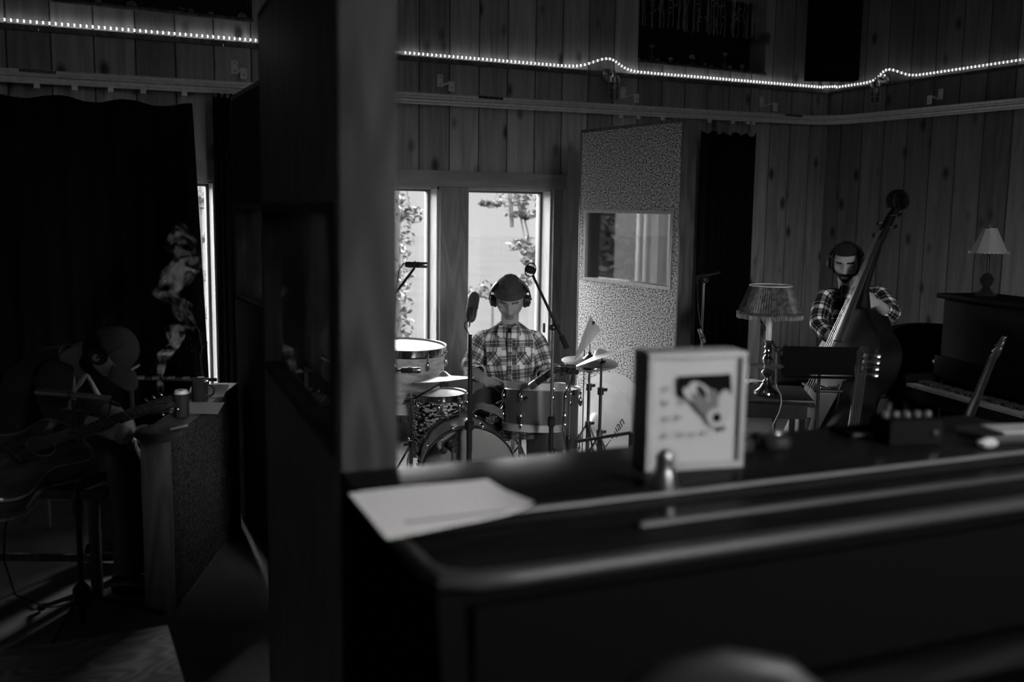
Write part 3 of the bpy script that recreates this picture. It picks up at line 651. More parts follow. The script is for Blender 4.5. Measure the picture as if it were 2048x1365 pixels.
for i, (fx, fz) in enumerate(((.2, .3), (.2, .44), (.2, .58), (.2, .7), (.36, .3), (.48, .3), (.6, .31), (.33, .45), (.36, .58))): flat('caption_mark', ell(fx, fz, .007, .005, .3, 10), mat('faint_print', .22, .8) if i == 0 else bpy.data.materials['faint_print'], .0056, .0004, t_)
# chrome shaker
t_ = thing('metal_shaker', 'small shiny metal shaker at the foot of the white box frame', 'shaker', onZ(1328, 978, TZ) ) ; SH = Matrix.Scale(1.08, 4)
MB().lathe([(.0, 0), (.022, 0), (.023, .004), (.017, .03), (.014, .045), (.0145, .047)], SH, 28).build('body', M_steel, t_)
MB().lathe([(.0155, .047), (.0165, .052), (.014, .062), (.006, .067), (0, .068)], SH, 28).build('cap', M_steel, t_)
# other things on the piano lid
def at_lid(px, py, rz=0): return camframe(onZ(px, py, TZ), rz)
t_ = thing('effects_box', 'black box with a row of knobs on top, on the near piano', 'audio box', at_lid(1835, 893, .15))
MB().box((0, .05, .028), (.125, .09, .055), bev=.004).build('case', M_black, t_)
for k in range(5): MB().lathe([(.007, 0), (.0065, .012), (0, .013)], Matrix.Translation((-.05+.025*k, .05, .0555)), 14).build('knob', M_steel, t_)
MB().cyl((-.035, .07, .055), (-.033, .07, .085), .004, .006).build('switch', M_chrome, t_)
MB().lathe([(.007, 0), (.007, .008), (0, .008)], Matrix.Translation((.04, .004, .03)) @ Matrix.Rotation(pi/2, 4, 'X'), 12).build('jack', M_chrome, t_)
t_ = thing('spiral_notebook', 'thin dark spiral-bound notebook left of the knobbed box on the near piano', 'notebook', at_lid(1745, 872, .25))
MB().box((0, .03, .005), (.13, .09, .01), bev=.002).build('cover', M_black, t_)
g = MB()
for k in range(13): g.torus((-.058+.0095*k, -.016, .008), .0065, .0009, None, 10, 5) if 0 else g.torus((0, 0, 0), .0065, .0009, Matrix.Translation((-.058+.0095*k, -.016, .0076)) @ Matrix.Rotation(pi/2, 4, 'Y'), 12, 5)
s_ = g.build('spiral_binding', M_steel, t_)
t_ = thing('headphones', 'dark headphones lying right behind the white box frame on the near piano', 'headphones', at_lid(1530, 900, .3))
for s_ in (-1, 1): MB().lathe([(.0, 0), (.032, 0), (.036, .008), (.034, .022), (.02, .03), (0, .031)], Matrix.Translation((s_*.045-.01, .02, .0)), 22).build('ear_cup', M_blk, t_)
MB().lathe([(.019, 0), (.017, .004), (0, .005)], Matrix.Translation((.035, .02, .031)), 20).build('cup_badge', M_steel, t_)
MB().torus((0, 0, 0), .062, .008, Matrix.Translation((-.01, .03, .012)), 24, 8, 0, pi).build('headband', M_blk, t_)
g = MB().sphere((0, 0, .012), (.022, .016, .011), 16)
g.v = [v+v.normalized()*.006*noise.noise(v*90) for v in g.v]
o = g.build('crumpled_tissue', M_paper); o.matrix_world = at_lid(1975, 897); o.scale = (1, 1, 1); tag(o, 'small pale crumpled tissue right of the knobbed box on the near piano', 'tissue')
t_ = thing('paper_pad', 'pale paper pad on a dark folder, far right on the near piano', 'paper pad', at_lid(2040, 880, .2))
MB().box((0, .03, .008), (.2, .12, .016), bev=.003).build('folder', M_blk, t_); MB().box((.01, .03, .0185), (.12, .08, .004)).build('sheets', mat('grey_paper', .35, .8), t_)
# curved chair back in the foreground
p = P(1455, 1328, 1.0); t_ = thing('chair', 'chair with a rounded top rail in front of the near piano', 'chair', camframe(V(p.x, p.y, 0)))
zt = p.z; M_chr = wood_mat('dark_chair_wood', .02, .5)
MB().loft([V(-.13, .03, zt-.12), V(-.095, .01, zt-.05), V(-.055, 0, zt-.014), V(0, -.005, zt-.002), V(.055, 0, zt-.014), V(.095, .01, zt-.05), V(.13, .03, zt-.12)], [(.02, .012)]*7, side=V(0, 0, 1), n=12).build('top_rail', M_chr, t_)
for x in (-.13, .13): MB().tube([V(x, .03, zt-.1), V(x*1.3, 0, .45), V(x*1.4, -.02, 0)], [.013, .016, .012], 10).build('back_post', M_chr, t_)
for x in (-.06, 0, .06): MB().tube([V(x, 0, zt-.02), V(x, -.01, .46)], .007, 8).build('spindle', M_dkwood, t_)
MB().box((0, -.2, .45), (.42, .42, .035), bev=.012).build('seat', M_dkwood, t_)
for x in (-.18, .18): MB().tube([V(x, -.38, .44), V(x, -.4, 0)], [.016, .012], 10).build('leg', M_dkwood, t_)
# ================================================================== people
def ss(a, b, x): t = max(0, min(1, (x-a)/(b-a))); return t*t*(3-2*t)
def head_point(th, ph):
    """local head surface: face -y, up +z, metres"""
    d = V(sin(th)*cos(ph), sin(th)*sin(ph), cos(th)); p = V(d.x*.076, d.y*.098, d.z*.122)
    low = ss(.0, -.12, p.z); p.x *= 1-.36*low
    if p.y > 0: p.y *= 1-.55*ss(-.02, -.12, p.z)
    else: p.y *= 1-.08*low
    if p.y < 0: p.y *= 1-.10*exp(-(p.x/.03)**2)*0
    def bump(c, s, v):
        nonlocal p
        w = exp(-(((p.x-c[0])/s[0])**2+((p.y-c[1])/s[1])**2+((p.z-c[2])/s[2])**2)); p = p+V(*v)*w
    for sx in (-1, 1):
        bump((.031*sx, -.088, .006), (.016, .03, .012), (0, .023, 0))
        bump((.028*sx, -.09, .026), (.022, .03, .008), (0, -.012, 0))
        bump((.046*sx, -.075, -.026), (.016, .03, .016), (.004*sx, -.007, 0))
        bump((.045*sx, -.07, -.062), (.016, .03, .02), (-.003*sx, .006, 0))
        bump((.032*sx, -.078, .004), (.010, .03, .006), (0, -.007, 0))
        bump((.011*sx, -.10, -.040), (.006, .03, .006), (.003*sx, -.006, 0))
    bump((0, -.098, -.008), (.008, .04, .022), (0, -.021, 0)); bump((0, -.10, -.034), (.011, .04, .012), (0, -.026, 0))
    bump((0, -.09, -.063), (.022, .04, .005), (0, -.006, 0)); bump((0, -.09, -.076), (.018, .04, .005), (0, -.007, 0)); bump((0, -.09, -.0695), (.022, .04, .0035), (0, .010, 0))
    bump((0, -.09, -.088), (.016, .04, .006), (0, .005, 0)); bump((0, -.08, -.106), (.018, .04, .014), (0, -.014, -.002))
    return p
def head_mesh(mb, M, n=72, m=80):
    vs = [head_point(pi*j/m, 2*pi*i/n) for j in range(m+1) for i in range(n)]; fs = [(j*n+i, (j+1)*n+i, (j+1)*n+(i+1) % n, j*n+(i+1) % n) for j in range(m) for i in range(n)]
    mb.add(vs, fs, None, M)
    for sx in (-1, 1):
        E_ = M @ Matrix.Translation((.077*sx, .012, -.004)) @ Matrix.Rotation(.25*sx, 4, 'Z')
        mb.sphere((0, 0, 0), (.009, .018, .032), 14, E_)
def head_patch(mb, M, test, off, n=64, m=64, nz=.0):
    """a shell over the part of the head where test(p) holds (hair, beard, cap)"""
    g = [[head_point(pi*j/m, 2*pi*i/n) for i in range(n)] for j in range(m+1)]; vs = []; idx = {}; fs = []
    def vid(j, i, k):
        key = (j, i % n, k)
        if key not in idx:
            p = g[j][i % n]; d = p.normalized(); o = off(p) if callable(off) else off
            idx[key] = len(vs); vs.append(p+d*(o+nz*noise.noise(p*60)) if k else p-d*.006)
        return idx[key]
    cells = {(j, i) for j in range(m) for i in range(n) if test((g[j][i]+g[j+1][(i+1) % n])/2)}
    for j, i in cells:
        a, b, c, d = (j, i), (j+1, i), (j+1, i+1), (j, i+1)
        fs.append([vid(*q, 1) for q in (a, b, c, d)]); fs.append([vid(*q, 0) for q in (d, c, b, a)])
        for (dj, di), (e0, e1) in (((-1, 0), (d, a)), ((1, 0), (b, c)), ((0, -1), (a, b)), ((0, 1), (c, d))):
            if (j+dj, (i+di) % n) not in cells: fs.append([vid(*e0, 1), vid(*e0, 0), vid(*e1, 0), vid(*e1, 1)][::-1])
    mb.add(vs, fs, None, M)
def headM(c, face, up=UP):
    """c centre, face direction"""
    y = -face.normalized(); x = y.cross(up).normalized(); z = x.cross(y); return mat4(x, y, z, c)
def hand(mb, w, d, n, curl=.9, thumb=1, s=1.0, spread=1.0, curls=None):
    """w wrist, d direction to the knuckles, n back of the hand, thumb side +1/-1"""
    d = d.normalized(); n = (n-d*n.dot(d)).normalized(); t = n.cross(d)*thumb
    mb.loft([w-d*.03*s, w+d*.01*s, w+d*.045*s, w+d*.085*s], [(.026*s, .020*s), (.029*s, .019*s), (.040*s, .017*s), (.040*s, .014*s)], side=t, n=14)
    for i, (o, L, r) in enumerate(((.030, .074, .0092), (.010, .083, .0095), (-.010, .078, .009), (-.029, .062, .008))):
        cu = curls[i] if curls else curl*(1+.08*i); p = w+d*.080*s+t*o*s*spread; pts = [p-d*.012*s]; a = .1
        for k, f in enumerate((0, .45, .3, .25)):
            if k: a += cu*(.55, .75, .5)[k-1]*1.0; p = p+(d*cos(a)-n*sin(a))*L*s*f*1.05
            pts.append(p)
        mb.loft(pts, [r*s, r*s, r*.97*s, r*.9*s, r*.72*s], n=10)
    b = w+d*.022*s+t*.030*s; q = (d*.6+t*.65-n*.45).normalized(); q2 = (d*.9+t*.05-n*.5).normalized()
    mb.loft([b-q*.015*s, b+q*.022*s, b+q*.045*s, b+q*.045*s+q2*.028*s], [.013*s, .0125*s, .0105*s, .0085*s], n=10)
def remesh(o, vox=.005, it=2):
    m = o.modifiers.new('weld', 'REMESH'); m.mode = 'VOXEL'; m.voxel_size = vox; m.use_smooth_shade = True
    if it: q = o.modifiers.new('soft', 'SMOOTH'); q.factor = .5; q.iterations = it
def limb(mb, pts, rad, **k): mb.loft(pts, rad, **k)
M_hair = mat('dark_hair', .012, .7, bump=.6, bump_scale=200)
M_plaidA = plaid_mat('grey_check_flannel', .40, .14, .80, .085, .085)
M_plaidB = plaid_mat('black_white_check_flannel', .10, .03, 1.0, .10, .10, .26)
M_jean = mat('dark_denim', .05, .85, bump=.4, bump_scale=40)
M_dkcloth = mat('dark_cloth', .03, .85, bump=.5, bump_scale=25)
M_beanie = mat('charcoal_knit', .07, .95, bump=.5, bump_scale=90, stretch=(1, 1, .3))
def headphones(Mh, label, wires=True, r=.098, cup=.036):
    t_ = thing('headphones', label, 'headphones', Mh)
    X = Matrix.Rotation(pi/2, 4, 'X')
    if wires:
        for dy in (-.012, .012): MB().tube([V((r+.012)*cos(a), dy, .012+(r+.022)*sin(a)) for a in [pi*i/24 for i in range(25)]], .0028, 8).build('wire_bow', M_steel, t_)
    MB().loft([V(r*.97*cos(a), 0, .0+(r+.022)*sin(a)) for a in [.12*pi+.76*pi*i/20 for i in range(21)]], [(.004, .017)]*21, n=10).build('headband', M_blk, t_)
    for s_ in (-1, 1):
        Y = Matrix.Rotation(pi/2*s_, 4, 'Y'); T = Matrix.Translation((s_*.070, .008, -.004))
        MB().lathe([(.018, 0), (cup, .002), (cup+.003, .012), (cup, .020)], T @ Y, 24).build('cushion', M_blk, t_)
        c_ = MB().lathe([(cup-.002, .019), (cup-.004, .034), (.02, .040), (0, .041)], T @ Y, 24).build('ear_cup', M_blk, t_)
        MB().lathe([(.016, .0395), (.015, .043), (0, .044)], T @ Y, 18).build('badge', M_steel, t_)
        MB().cyl((s_*(r+.014), .008, .0), (s_*(r+.010), .008, .03), .0075, .005, 10).build('slider', M_blk, t_)
    return t_
# ---------------- drummer
def D0(x, y, d=6.1): return P(x, y, d)
body = MB(); fdir = (CAM-D0(1020, 600)); fdir.z = 0; fdir.normalize()
face = (fdir+V(0, 0, -.33)+RT*-.04).normalized(); hc = D0(1020, 601); HM = headM(hc, face) @ Matrix.Scale(1.13, 4)
head_mesh(body, HM)
body.loft([D0(1018, 675, 6.14), D0(1019, 650, 6.14), D0(1020, 622, 6.12)], [(.075, .065), (.055, .056), (.056, .06)], side=RT)
body.loft([D0(1030, 800, 6.2), D0(1026, 750, 6.2), D0(1018, 700, 6.18), D0(1018, 668, 6.16), D0(1018, 655, 6.15)], [(.12, .08), (.125, .085), (.15, .09), (.15, .07), (.08, .06)], side=RT, n=20)
shL, elL, wrL = D0(966, 678, 6.15), D0(938, 738, 6.1), D0(972, 762, 5.92)
shR, elR, wrR = D0(1072, 678, 6.15), D0(1092, 740, 6.1), D0(1088, 768, 5.92)
for a, e, w_ in ((shL, elL, wrL), (shR, elR, wrR)):
    body.loft([a, a.lerp(e, .5), e, e.lerp(w_, .4), w_], [.045, .045, .038, .038, .026], n=14)
hand(body, wrL, D0(1003, 770, 5.86)-wrL, UP*.6+fdir*.7, curl=1.5, thumb=-1, s=1.0)
hand(body, wrR, D0(1062, 775, 5.86)-wrR, UP*.7+fdir*.6, curl=1.5, thumb=1, s=1.0)
hipL, hipR = D0(1000, 800, 6.2), D0(1045, 800, 6.2)
kL, kR = D0(972, 800, 5.86), D0(1075, 806, 5.86)
fL, fR = V(kL.x, kL.y, .1)+FW*.0, V(kR.x, kR.y, .1)+FW*.05
for h_, k_, f_ in ((hipL, kL, fL), (hipR, kR, fR)):
    body.loft([h_, h_.lerp(k_, .5), k_, k_.lerp(f_, .4), f_], [.09, .08, .06, .058, .042], n=14)
    body.loft([f_-fdir*.05+V(0, 0, -.05), f_+fdir*.06+V(0, 0, -.05), f_+fdir*.18+V(0, 0, -.065)], [(.035, .04), (.04, .035), (.035, .02)], side=RT, n=12)
dr = body.build('person', M_skin); remesh(dr, .0034, 1)
tag(dr, 'drummer in a checked shirt, knit beanie and headphones sitting behind the drums looking down', 'person')
# shirt
g = MB()
g.loft([D0(1028, 815, 6.2), D0(1027, 790, 6.19), D0(1025, 765, 6.17), D0(1022, 735, 6.16), D0(1019, 705, 6.15), D0(1018, 685, 6.15), D0(1018, 672, 6.15), D0(1018, 664, 6.15), D0(1018, 657, 6.17)],
       [(.15, .11), (.145, .11), (.145, .11), (.165, .115), (.185, .12), (.195, .11), (.185, .095), (.14, .085), (.085, .075)], side=RT, n=36, sq=2.3, jit=.012, cap=False)
for a, e, w_, sd in ((shL, elL, wrL, -1), (shR, elR, wrR, 1)):
    a2 = a-RT*sd*.06-UP*.012; c_ = e.lerp(w_, .28)
    g.loft([a2, a, a.lerp(e, .35), a.lerp(e, .7), e, e.lerp(w_, .15), c_], [(.06, .07), (.07, .075), (.064, .066), (.06, .06), (.057, .06), (.057, .058), (.055, .055)], n=22, jit=.014, uvo=(.02, .03), cap=False)
sh = g.build('shirt', M_plaidA, dr); so_ = sh.modifiers.new('cloth', 'SOLIDIFY'); so_.thickness = .003
sd_ = sh.modifiers.new('sub', 'SUBSURF'); sd_.levels = 1; sd_.render_levels = 1
for a, e, w_ in ((shL, elL, wrL), (shR, elR, wrR)):
    q = e.lerp(w_, .28); MB().loft([q, q+(w_-e).normalized()*.045], [.059, .056], n=20, cap=False, jit=.01).build('cuff', M_plaidA, sh).modifiers.new('c', 'SOLIDIFY').thickness = .006
for s_ in (-1, 1):   # collar wings, pockets
    cw = MB(); b0 = D0(1018+s_*22, 651, 6.10); 
    cw.prism([(0, .012), (.052, .028), (.066, -.03), (.034, -.056), (.012, -.05)][::1], .004, mat4(RT*s_, UP.cross(RT*s_), UP, D0(1018, 660, 6.015)) @ Matrix.Rotation(pi/2, 4, 'X') @ Matrix.Translation((.008, 0, 0)))
    o_ = cw.build('collar', M_plaidA, sh, smooth=0); 
    ctr = D0(1018+s_*30, 713, 6.03); pm = mat4(RT, FW, UP, ctr)
    def pk(u, v): x = (u-.5)*.085; return pm @ V(x, .9*x*x*8*.2+.0, (v-.5)*.105)
    g = MB().grid(pk, 6, 6, .006); g.uv = [[((a+b)*.062, (a-b)*.075) for a, b in u] if u else None for u in g.uv]; g.build('pocket', M_plaidA, sh)
    MB().box((0, -.006, .043), (.092, .006, .03), pm, .002).build('pocket_flap', M_plaidA, sh)
MB().prism([(-.030, .05), (.030, .05), (.004, -.045), (-.004, -.045)], .004, mat4(RT, UP, -FW, D0(1019, 672, 6.045))).build('open_neckline', M_dkcloth, sh)
MB().box((0, 0, 0), (.03, .004, .30), mat4(RT, FW, UP, D0(1019, 715, 6.025)), .002).build('button_placket', M_plaidA, sh)
for k in range(4): MB().lathe([(.005, 0), (.005, .002), (0, .002)], frame(D0(1019, 678+24*k, 6.018), fdir), 10).build('button', M_white, sh)
g = MB()
for h_, k_, f_ in ((hipL, kL, fL), (hipR, kR, fR)): g.loft([h_+FW*.08, h_.lerp(k_, .5), k_+fdir*.02, k_+fdir*.01+V(0, 0, -.06), k_.lerp(f_, .45), f_+V(0, 0, .0)], [.115, .10, .078, .076, .07, .06], n=20, jit=.02)
g.loft([D0(1027, 790, 6.2), D0(1028, 830, 6.2)], [(.155, .12), (.15, .11)], side=RT, n=24); g.build('trousers', M_jean, dr)
for i, f_ in enumerate((fL, fR)): MB().loft([f_-fdir*.07+V(0, 0, -.055), f_+V(0, 0, -.045), f_+fdir*.08+V(0, 0, -.052), f_+fdir*.2+V(0, 0, -.07)], [(.036, .042), (.046, .05), (.048, .04), (.04, .026)], side=RT, n=14).build('shoe', M_blk, dr)
g = MB(); head_patch(g, HM, lambda p: p.z > .044-.25*max(0, p.y)*.5, lambda p: .013+.010*ss(.06, .12, p.z)+.0022*sin(p.z*230+p.x*30), nz=.004)
g.build('beanie', M_beanie, dr)
g = MB(); head_patch(g, HM, lambda p: .034 < p.z+.12*max(0, p.y) < .064, .017, nz=.002); g.build('beanie_cuff', M_beanie, dr)
g = MB()
for s_ in (-1, 1): head_patch(g, HM, lambda p: .020 < p.z < .032 and .012 < p.x*s_ < .046 and p.y < -.03, .0018)
g.build('eyebrows', mat('grey_hair', .1, .8), dr)
g = MB(); head_patch(g, HM, lambda p: abs(p.x) < .022 and p.y < -.06 and (-.068 < p.z < -.060 or -.081 < p.z < -.072), .0012); g.build('lips', mat('lip', .2, .5), dr)
headphones(HM, 'studio headphones with wire bows worn over the drummer\'s beanie')
# ---------------- bass player
def B0(x, y, d=6.05): return P(x, y, d)
bf = (CAM-B0(1695, 600)); bf.z = 0; bf.normalize(); BR_ = UP.cross(bf)*-1; BR_ = bf.cross(UP)*-1
body = MB(); face = (bf+V(0, 0, -.22)+RT*-.12).normalized(); hc = B0(1693, 527); HM2 = headM(hc, face)
head_mesh(body, HM2)
body.loft([B0(1700, 600, 6.12), B0(1698, 580, 6.1), B0(1695, 552, 6.08)], [(.08, .07), (.06, .06), (.06, .062)], side=RT)
body.loft([B0(1715, 800, 6.15), B0(1708, 720, 6.15), B0(1704, 650, 6.13), B0(1703, 600, 6.12), B0(1702, 580, 6.1)], [(.15, .11), (.15, .11), (.17, .11), (.17, .09), (.08, .07)], side=RT, n=20)
sL, eL, wL = B0(1650, 596, 6.1), B0(1637, 652, 5.98), B0(1664, 678, 5.82)
sR, eR, wR = B0(1756, 590, 6.1), B0(1783, 632, 5.95), B0(1752, 606, 5.80)
for a, e, w_ in ((sL, eL, wL), (sR, eR, wR)): body.loft([a, a.lerp(e, .5), e, e.lerp(w_, .4), w_], [.048, .045, .04, .038, .027], n=14)
hand(body, wL, B0(1679, 700, 5.78)-wL, bf+RT*-.3, curl=.25, thumb=1, s=1.0, curls=[.15, .3, .45, .6])
hand(body, wR, B0(1728, 592, 5.76)-wR, UP*.35+bf*.9, curl=.8, thumb=1, s=.95)
kq = [(B0(1685, 830, 6.15), V(B0(1680, 830, 5.9).x, B0(1680, 830, 5.9).y, .0)), (B0(1740, 830, 6.15), V(B0(1745, 830, 6.2).x, B0(1745, 830, 6.2).y, .0))]
for h_, f_ in kq:
    body.loft([h_, h_.lerp(f_, .5), f_+V(0, 0, .08)], [.09, .065, .045], n=14); body.loft([f_-bf*.05+V(0, 0, .04), f_+bf*.2+V(0, 0, .025)], [(.04, .035), (.04, .022)], side=RT, n=12)
bp_ = body.build('person', M_skin); remesh(bp_, .0034, 1); tag(bp_, 'bearded bass player in a bold checked shirt, head bowed over a double bass', 'person')
g = MB()
g.loft([B0(1714, 755, 6.15), B0(1711, 735, 6.15), B0(1707, 690, 6.14), B0(1704, 650, 6.13), B0(1703, 615, 6.12), B0(1703, 600, 6.12), B0(1703, 590, 6.12), B0(1703, 582, 6.11), B0(1702, 574, 6.11)],
       [(.175, .135), (.17, .13), (.165, .125), (.18, .125), (.20, .12), (.205, .11), (.195, .10), (.15, .085), (.08, .075)], side=RT, n=36, sq=2.3, jit=.012, cap=False)
for a, e, w_, sd in ((sL, eL, wL, -1), (sR, eR, wR, 1)):
    a2 = a-RT*sd*.06-UP*.012; c_ = e.lerp(w_, .85 if sd < 0 else .55)
    g.loft([a2, a, a.lerp(e, .35), a.lerp(e, .7), e, e.lerp(w_, .3), c_], [(.06, .07), (.072, .078), (.066, .07), (.06, .064), (.06, .062), (.052, .052), (.042, .042)], n=22, jit=.014, uvo=(.05, .03), cap=False)
sh = g.build('shirt', M_plaidB, bp_); sh.modifiers.new('cloth', 'SOLIDIFY').thickness = .003; q = sh.modifiers.new('sub', 'SUBSURF'); q.levels = 1; q.render_levels = 1
for s_ in (-1, 1): MB().prism([(0, .012), (.052, .03), (.070, -.02), (.04, -.05), (.014, -.044)], .004, mat4(RT*s_, UP.cross(RT*s_), UP, B0(1703, 578, 5.99)) @ Matrix.Rotation(pi/2, 4, 'X') @ Matrix.Translation((.010, 0, 0))).build('collar', M_plaidB, sh, smooth=0)
g = MB()
for h_, f_ in kq: g.loft([h_+V(0, 0, .12), h_, h_.lerp(f_, .5), f_+V(0, 0, .05)], [.11, .115, .085, .06], n=18, jit=.02)
g.loft([B0(1708, 735, 6.15), B0(1712, 770, 6.15), B0(1713, 830, 6.15)], [(.165, .125), (.18, .13), (.17, .12)], side=RT, n=24); g.build('trousers', M_dkcloth, bp_)
g = MB(); head_patch(g, HM2, lambda p: (p.z > .062) or (p.y > -.035 and p.z > -.045), lambda p: .014, nz=.008); g.build('hair', M_hair, bp_)
g = MB(); head_patch(g, HM2, lambda p: p.y < .03 and p.z < -.052 and not (abs(p.x) < .021 and -.083 < p.z < -.058) or (abs(p.x) < .03 and -.060 < p.z < -.047 and p.y < -.05) or (p.z < -.09), .006, nz=.004)
head_patch(g, HM2, lambda p: .018 < p.z < .030 and .012 < abs(p.x) < .05 and p.y < -.03, .003); g.build('beard_and_eyebrows', M_hair, bp_)
headphones(HM2, 'black headphones on the bass player', wires=False, cup=.040)
# ---------------- guitarist bent forward on the left
def GP(x, y, d=4.3): return P(x, y, d)
gf = RT  # leans to the right of the picture
body = MB(); face = (RT*.45+V(0, 0, -.9)+FW*.12).normalized(); hc = GP(214, 706, 4.25); HM3 = headM(hc, face, RT*.9+UP*.45)
head_mesh(body, HM3)
body.loft([GP(140, 730, 4.35), GP(165, 712, 4.32), GP(190, 705, 4.28)], [(.08, .07), (.065, .06), (.06, .06)], side=FW)
spine = [GP(62, 880, 4.4), GP(52, 825, 4.4), GP(75, 775, 4.38), GP(110, 745, 4.36), GP(140, 730, 4.34)]
body.loft(spine, [(.15, .10), (.15, .10), (.17, .11), (.17, .10), (.10, .08)], side=FW, n=20)
g1, g2, g3 = GP(110, 752, 4.2), GP(115, 838, 4.08), GP(195, 850, 4.05)     # near arm
k1, k2, k3 = GP(132, 745, 4.52), GP(185, 815, 4.5), GP(238, 830, 4.25)      # far arm
for a, e, w_ in ((g1, g2, g3), (k1, k2, k3)): body.loft([a, a.lerp(e, .5), e, e.lerp(w_, .4), w_], [.05, .046, .042, .038, .027], n=14)
hand(body, g3, RT*.8+UP*-.3, UP*.5-FW*.8, curl=.8, thumb=1, s=1.0); hand(body, k3, RT*.5-FW*.5+UP*-.4, UP*.9-FW*.2, curl=.9, thumb=-1, s=1.0)
th = [(GP(80, 905, 4.3), GP(246, 905, 4.36), V(GP(258, 1110, 4.34).x, GP(258, 1110, 4.34).y, .1)), (GP(90, 900, 4.5), GP(250, 893, 4.6), V(GP(205, 1060, 4.75).x, GP(205, 1060, 4.75).y, .1))]
for h_, k_, f_ in th:
    body.loft([h_, h_.lerp(k_, .5), k_, k_.lerp(f_, .4), f_], [.09, .08, .06, .056, .042], n=14); body.loft([f_-RT*.05+V(0, 0, -.05), f_+RT*.17+V(0, 0, -.065)], [(.04, .035), (.035, .02)], side=FW, n=12)
gt = body.build('person', M_skin); remesh(gt, .0045, 2); tag(gt, 'guitarist in dark clothes and a cap bent low over a guitar at the left', 'person')
g = MB(); g.loft([GP(70, 900, 4.4)]+spine[:-1]+[GP(150, 722, 4.33)], [(.17, .12), (.17, .13), (.175, .13), (.20, .13), (.20, .12), (.09, .085)], side=FW, n=30, jit=.015, cap=False)
for a, e, w_, f in ((g1, g2, g3, .8), (k1, k2, k3, .75)): g.loft([a-UP*-.01-RT*.04, a, a.lerp(e, .5), e, e.lerp(w_, f)], [.07, .078, .068, .06, .045], n=20, jit=.018, cap=False)
sh = g.build('shirt', mat('dark_shirt', .045, .8, bump=.5, bump_scale=22), gt); sh.modifiers.new('cloth', 'SOLIDIFY').thickness = .003
g = MB()
for h_, k_, f_ in th: g.loft([h_-RT*.05, h_.lerp(k_, .5), k_, k_+V(0, 0, -.05), k_.lerp(f_, .5), f_+V(0, 0, .0)], [.11, .10, .078, .077, .07, .062], n=20, jit=.02)
g.build('trousers', mat('grey_denim', .10, .8, bump=.4, bump_scale=40), gt)
for h_, k_, f_ in th: MB().loft([f_-RT*.07+V(0, 0, -.055), f_+V(0, 0, -.045), f_+RT*.08+V(0, 0, -.052), f_+RT*.19+V(0, 0, -.07)], [(.036, .042), (.046, .05), (.046, .04), (.038, .026)], side=FW, n=14).build('shoe', mat('polished_leather', .02, .2, spec=.7), gt)
g = MB(); head_patch(g, HM3, lambda p: p.z > .030-.1*max(0, p.y), lambda p: .012+.006*ss(.05, .1, p.z), nz=.001)
M_cap = mat('grey_cap', .05, .8); cp = g.build('cap', M_cap, gt)
g = MB()
def brim(u, v): a = (u-.5)*2.2; r = .078+.085*v*(cos(a*.7)**.5); return HM3 @ V(r*sin(a)*(1 if v == 0 else 1), -.012-(r*1.12)*cos(a)*1.0, .040-.018*v-.018*(2*u-1)**2)
g.grid(brim, 16, 6, .004).build('cap_brim', M_cap, cp); g = MB(); g.box((0, -.108, .075), (.04, .008, .03), HM3, .002).build('cap_badge', mat('pale_badge', .6, .7), cp)
headphones(HM3 @ Matrix.Translation((0, .0, .0)), 'headphones with a pale band worn over the guitarist\'s cap', wires=False, r=.096)
g = MB(); head_patch(g, HM3, lambda p: p.y < .03 and p.z < -.055 and not (abs(p.x) < .02 and -.083 < p.z < -.06), .008, nz=.004); g.build('beard', M_hair, gt)
g = MB(); head_patch(g, HM3, lambda p: p.y > -.01 and p.z < .034 and p.z > -.075, .010, nz=.006); g.build('hair', M_hair, gt)
# ================================================================== drums
M_spark = bpy.data.materials.new('dark_sparkle_shell'); M_spark.use_nodes = True; t = M_spark.node_tree; b = t.nodes['Principled BSDF']
tc = t.nodes.new('ShaderNodeTexCoord'); mp = t.nodes.new('ShaderNodeMapping'); mp.inputs['Scale'].default_value = (1, 1, 2.2); vo = t.nodes.new('ShaderNodeTexVoronoi'); vo.inputs['Scale'].default_value = 62
t.links.new(tc.outputs['Object'], mp.inputs[0]); t.links.new(mp.outputs[0], vo.inputs['Vector']); rp = t.nodes.new('ShaderNodeValToRGB'); t.links.new(vo.outputs['Color'], rp.inputs[0]); t.links.new(rp.outputs[0], b.inputs['Base Color'])
rp.color_ramp.interpolation = 'CONSTANT'; rp.color_ramp.elements[0].color = (.008,)*3+(1,); rp.color_ramp.elements[1].position = .56; rp.color_ramp.elements[1].color = (.5,)*3+(1,); e = rp.color_ramp.elements.new(.47); e.color = (.08,)*3+(1,)
b.inputs['Roughness'].default_value = .25; b.inputs['Coat Weight'].default_value = .3
M_pearl = mat('marbled_pearl_shell', .50, .3, coat=.4, noise_amt=.35, noise_scale=14, stretch=(1, 1, 3))
M_grey = mat('grey_lacquer_shell', .09, .3, coat=.5); M_hoop = mat('satin_hoop', .5, .4, .1)
def lug(mb, h, M_, long=True):
    """tear-drop lug with tension rod, on the shell at local x+, rising to z=h"""
    mb.lathe([(0, -.034), (.008, -.029), (.0125, -.014), (.0125, .006), (.007, .020), (.004, .025)], M_, 12)
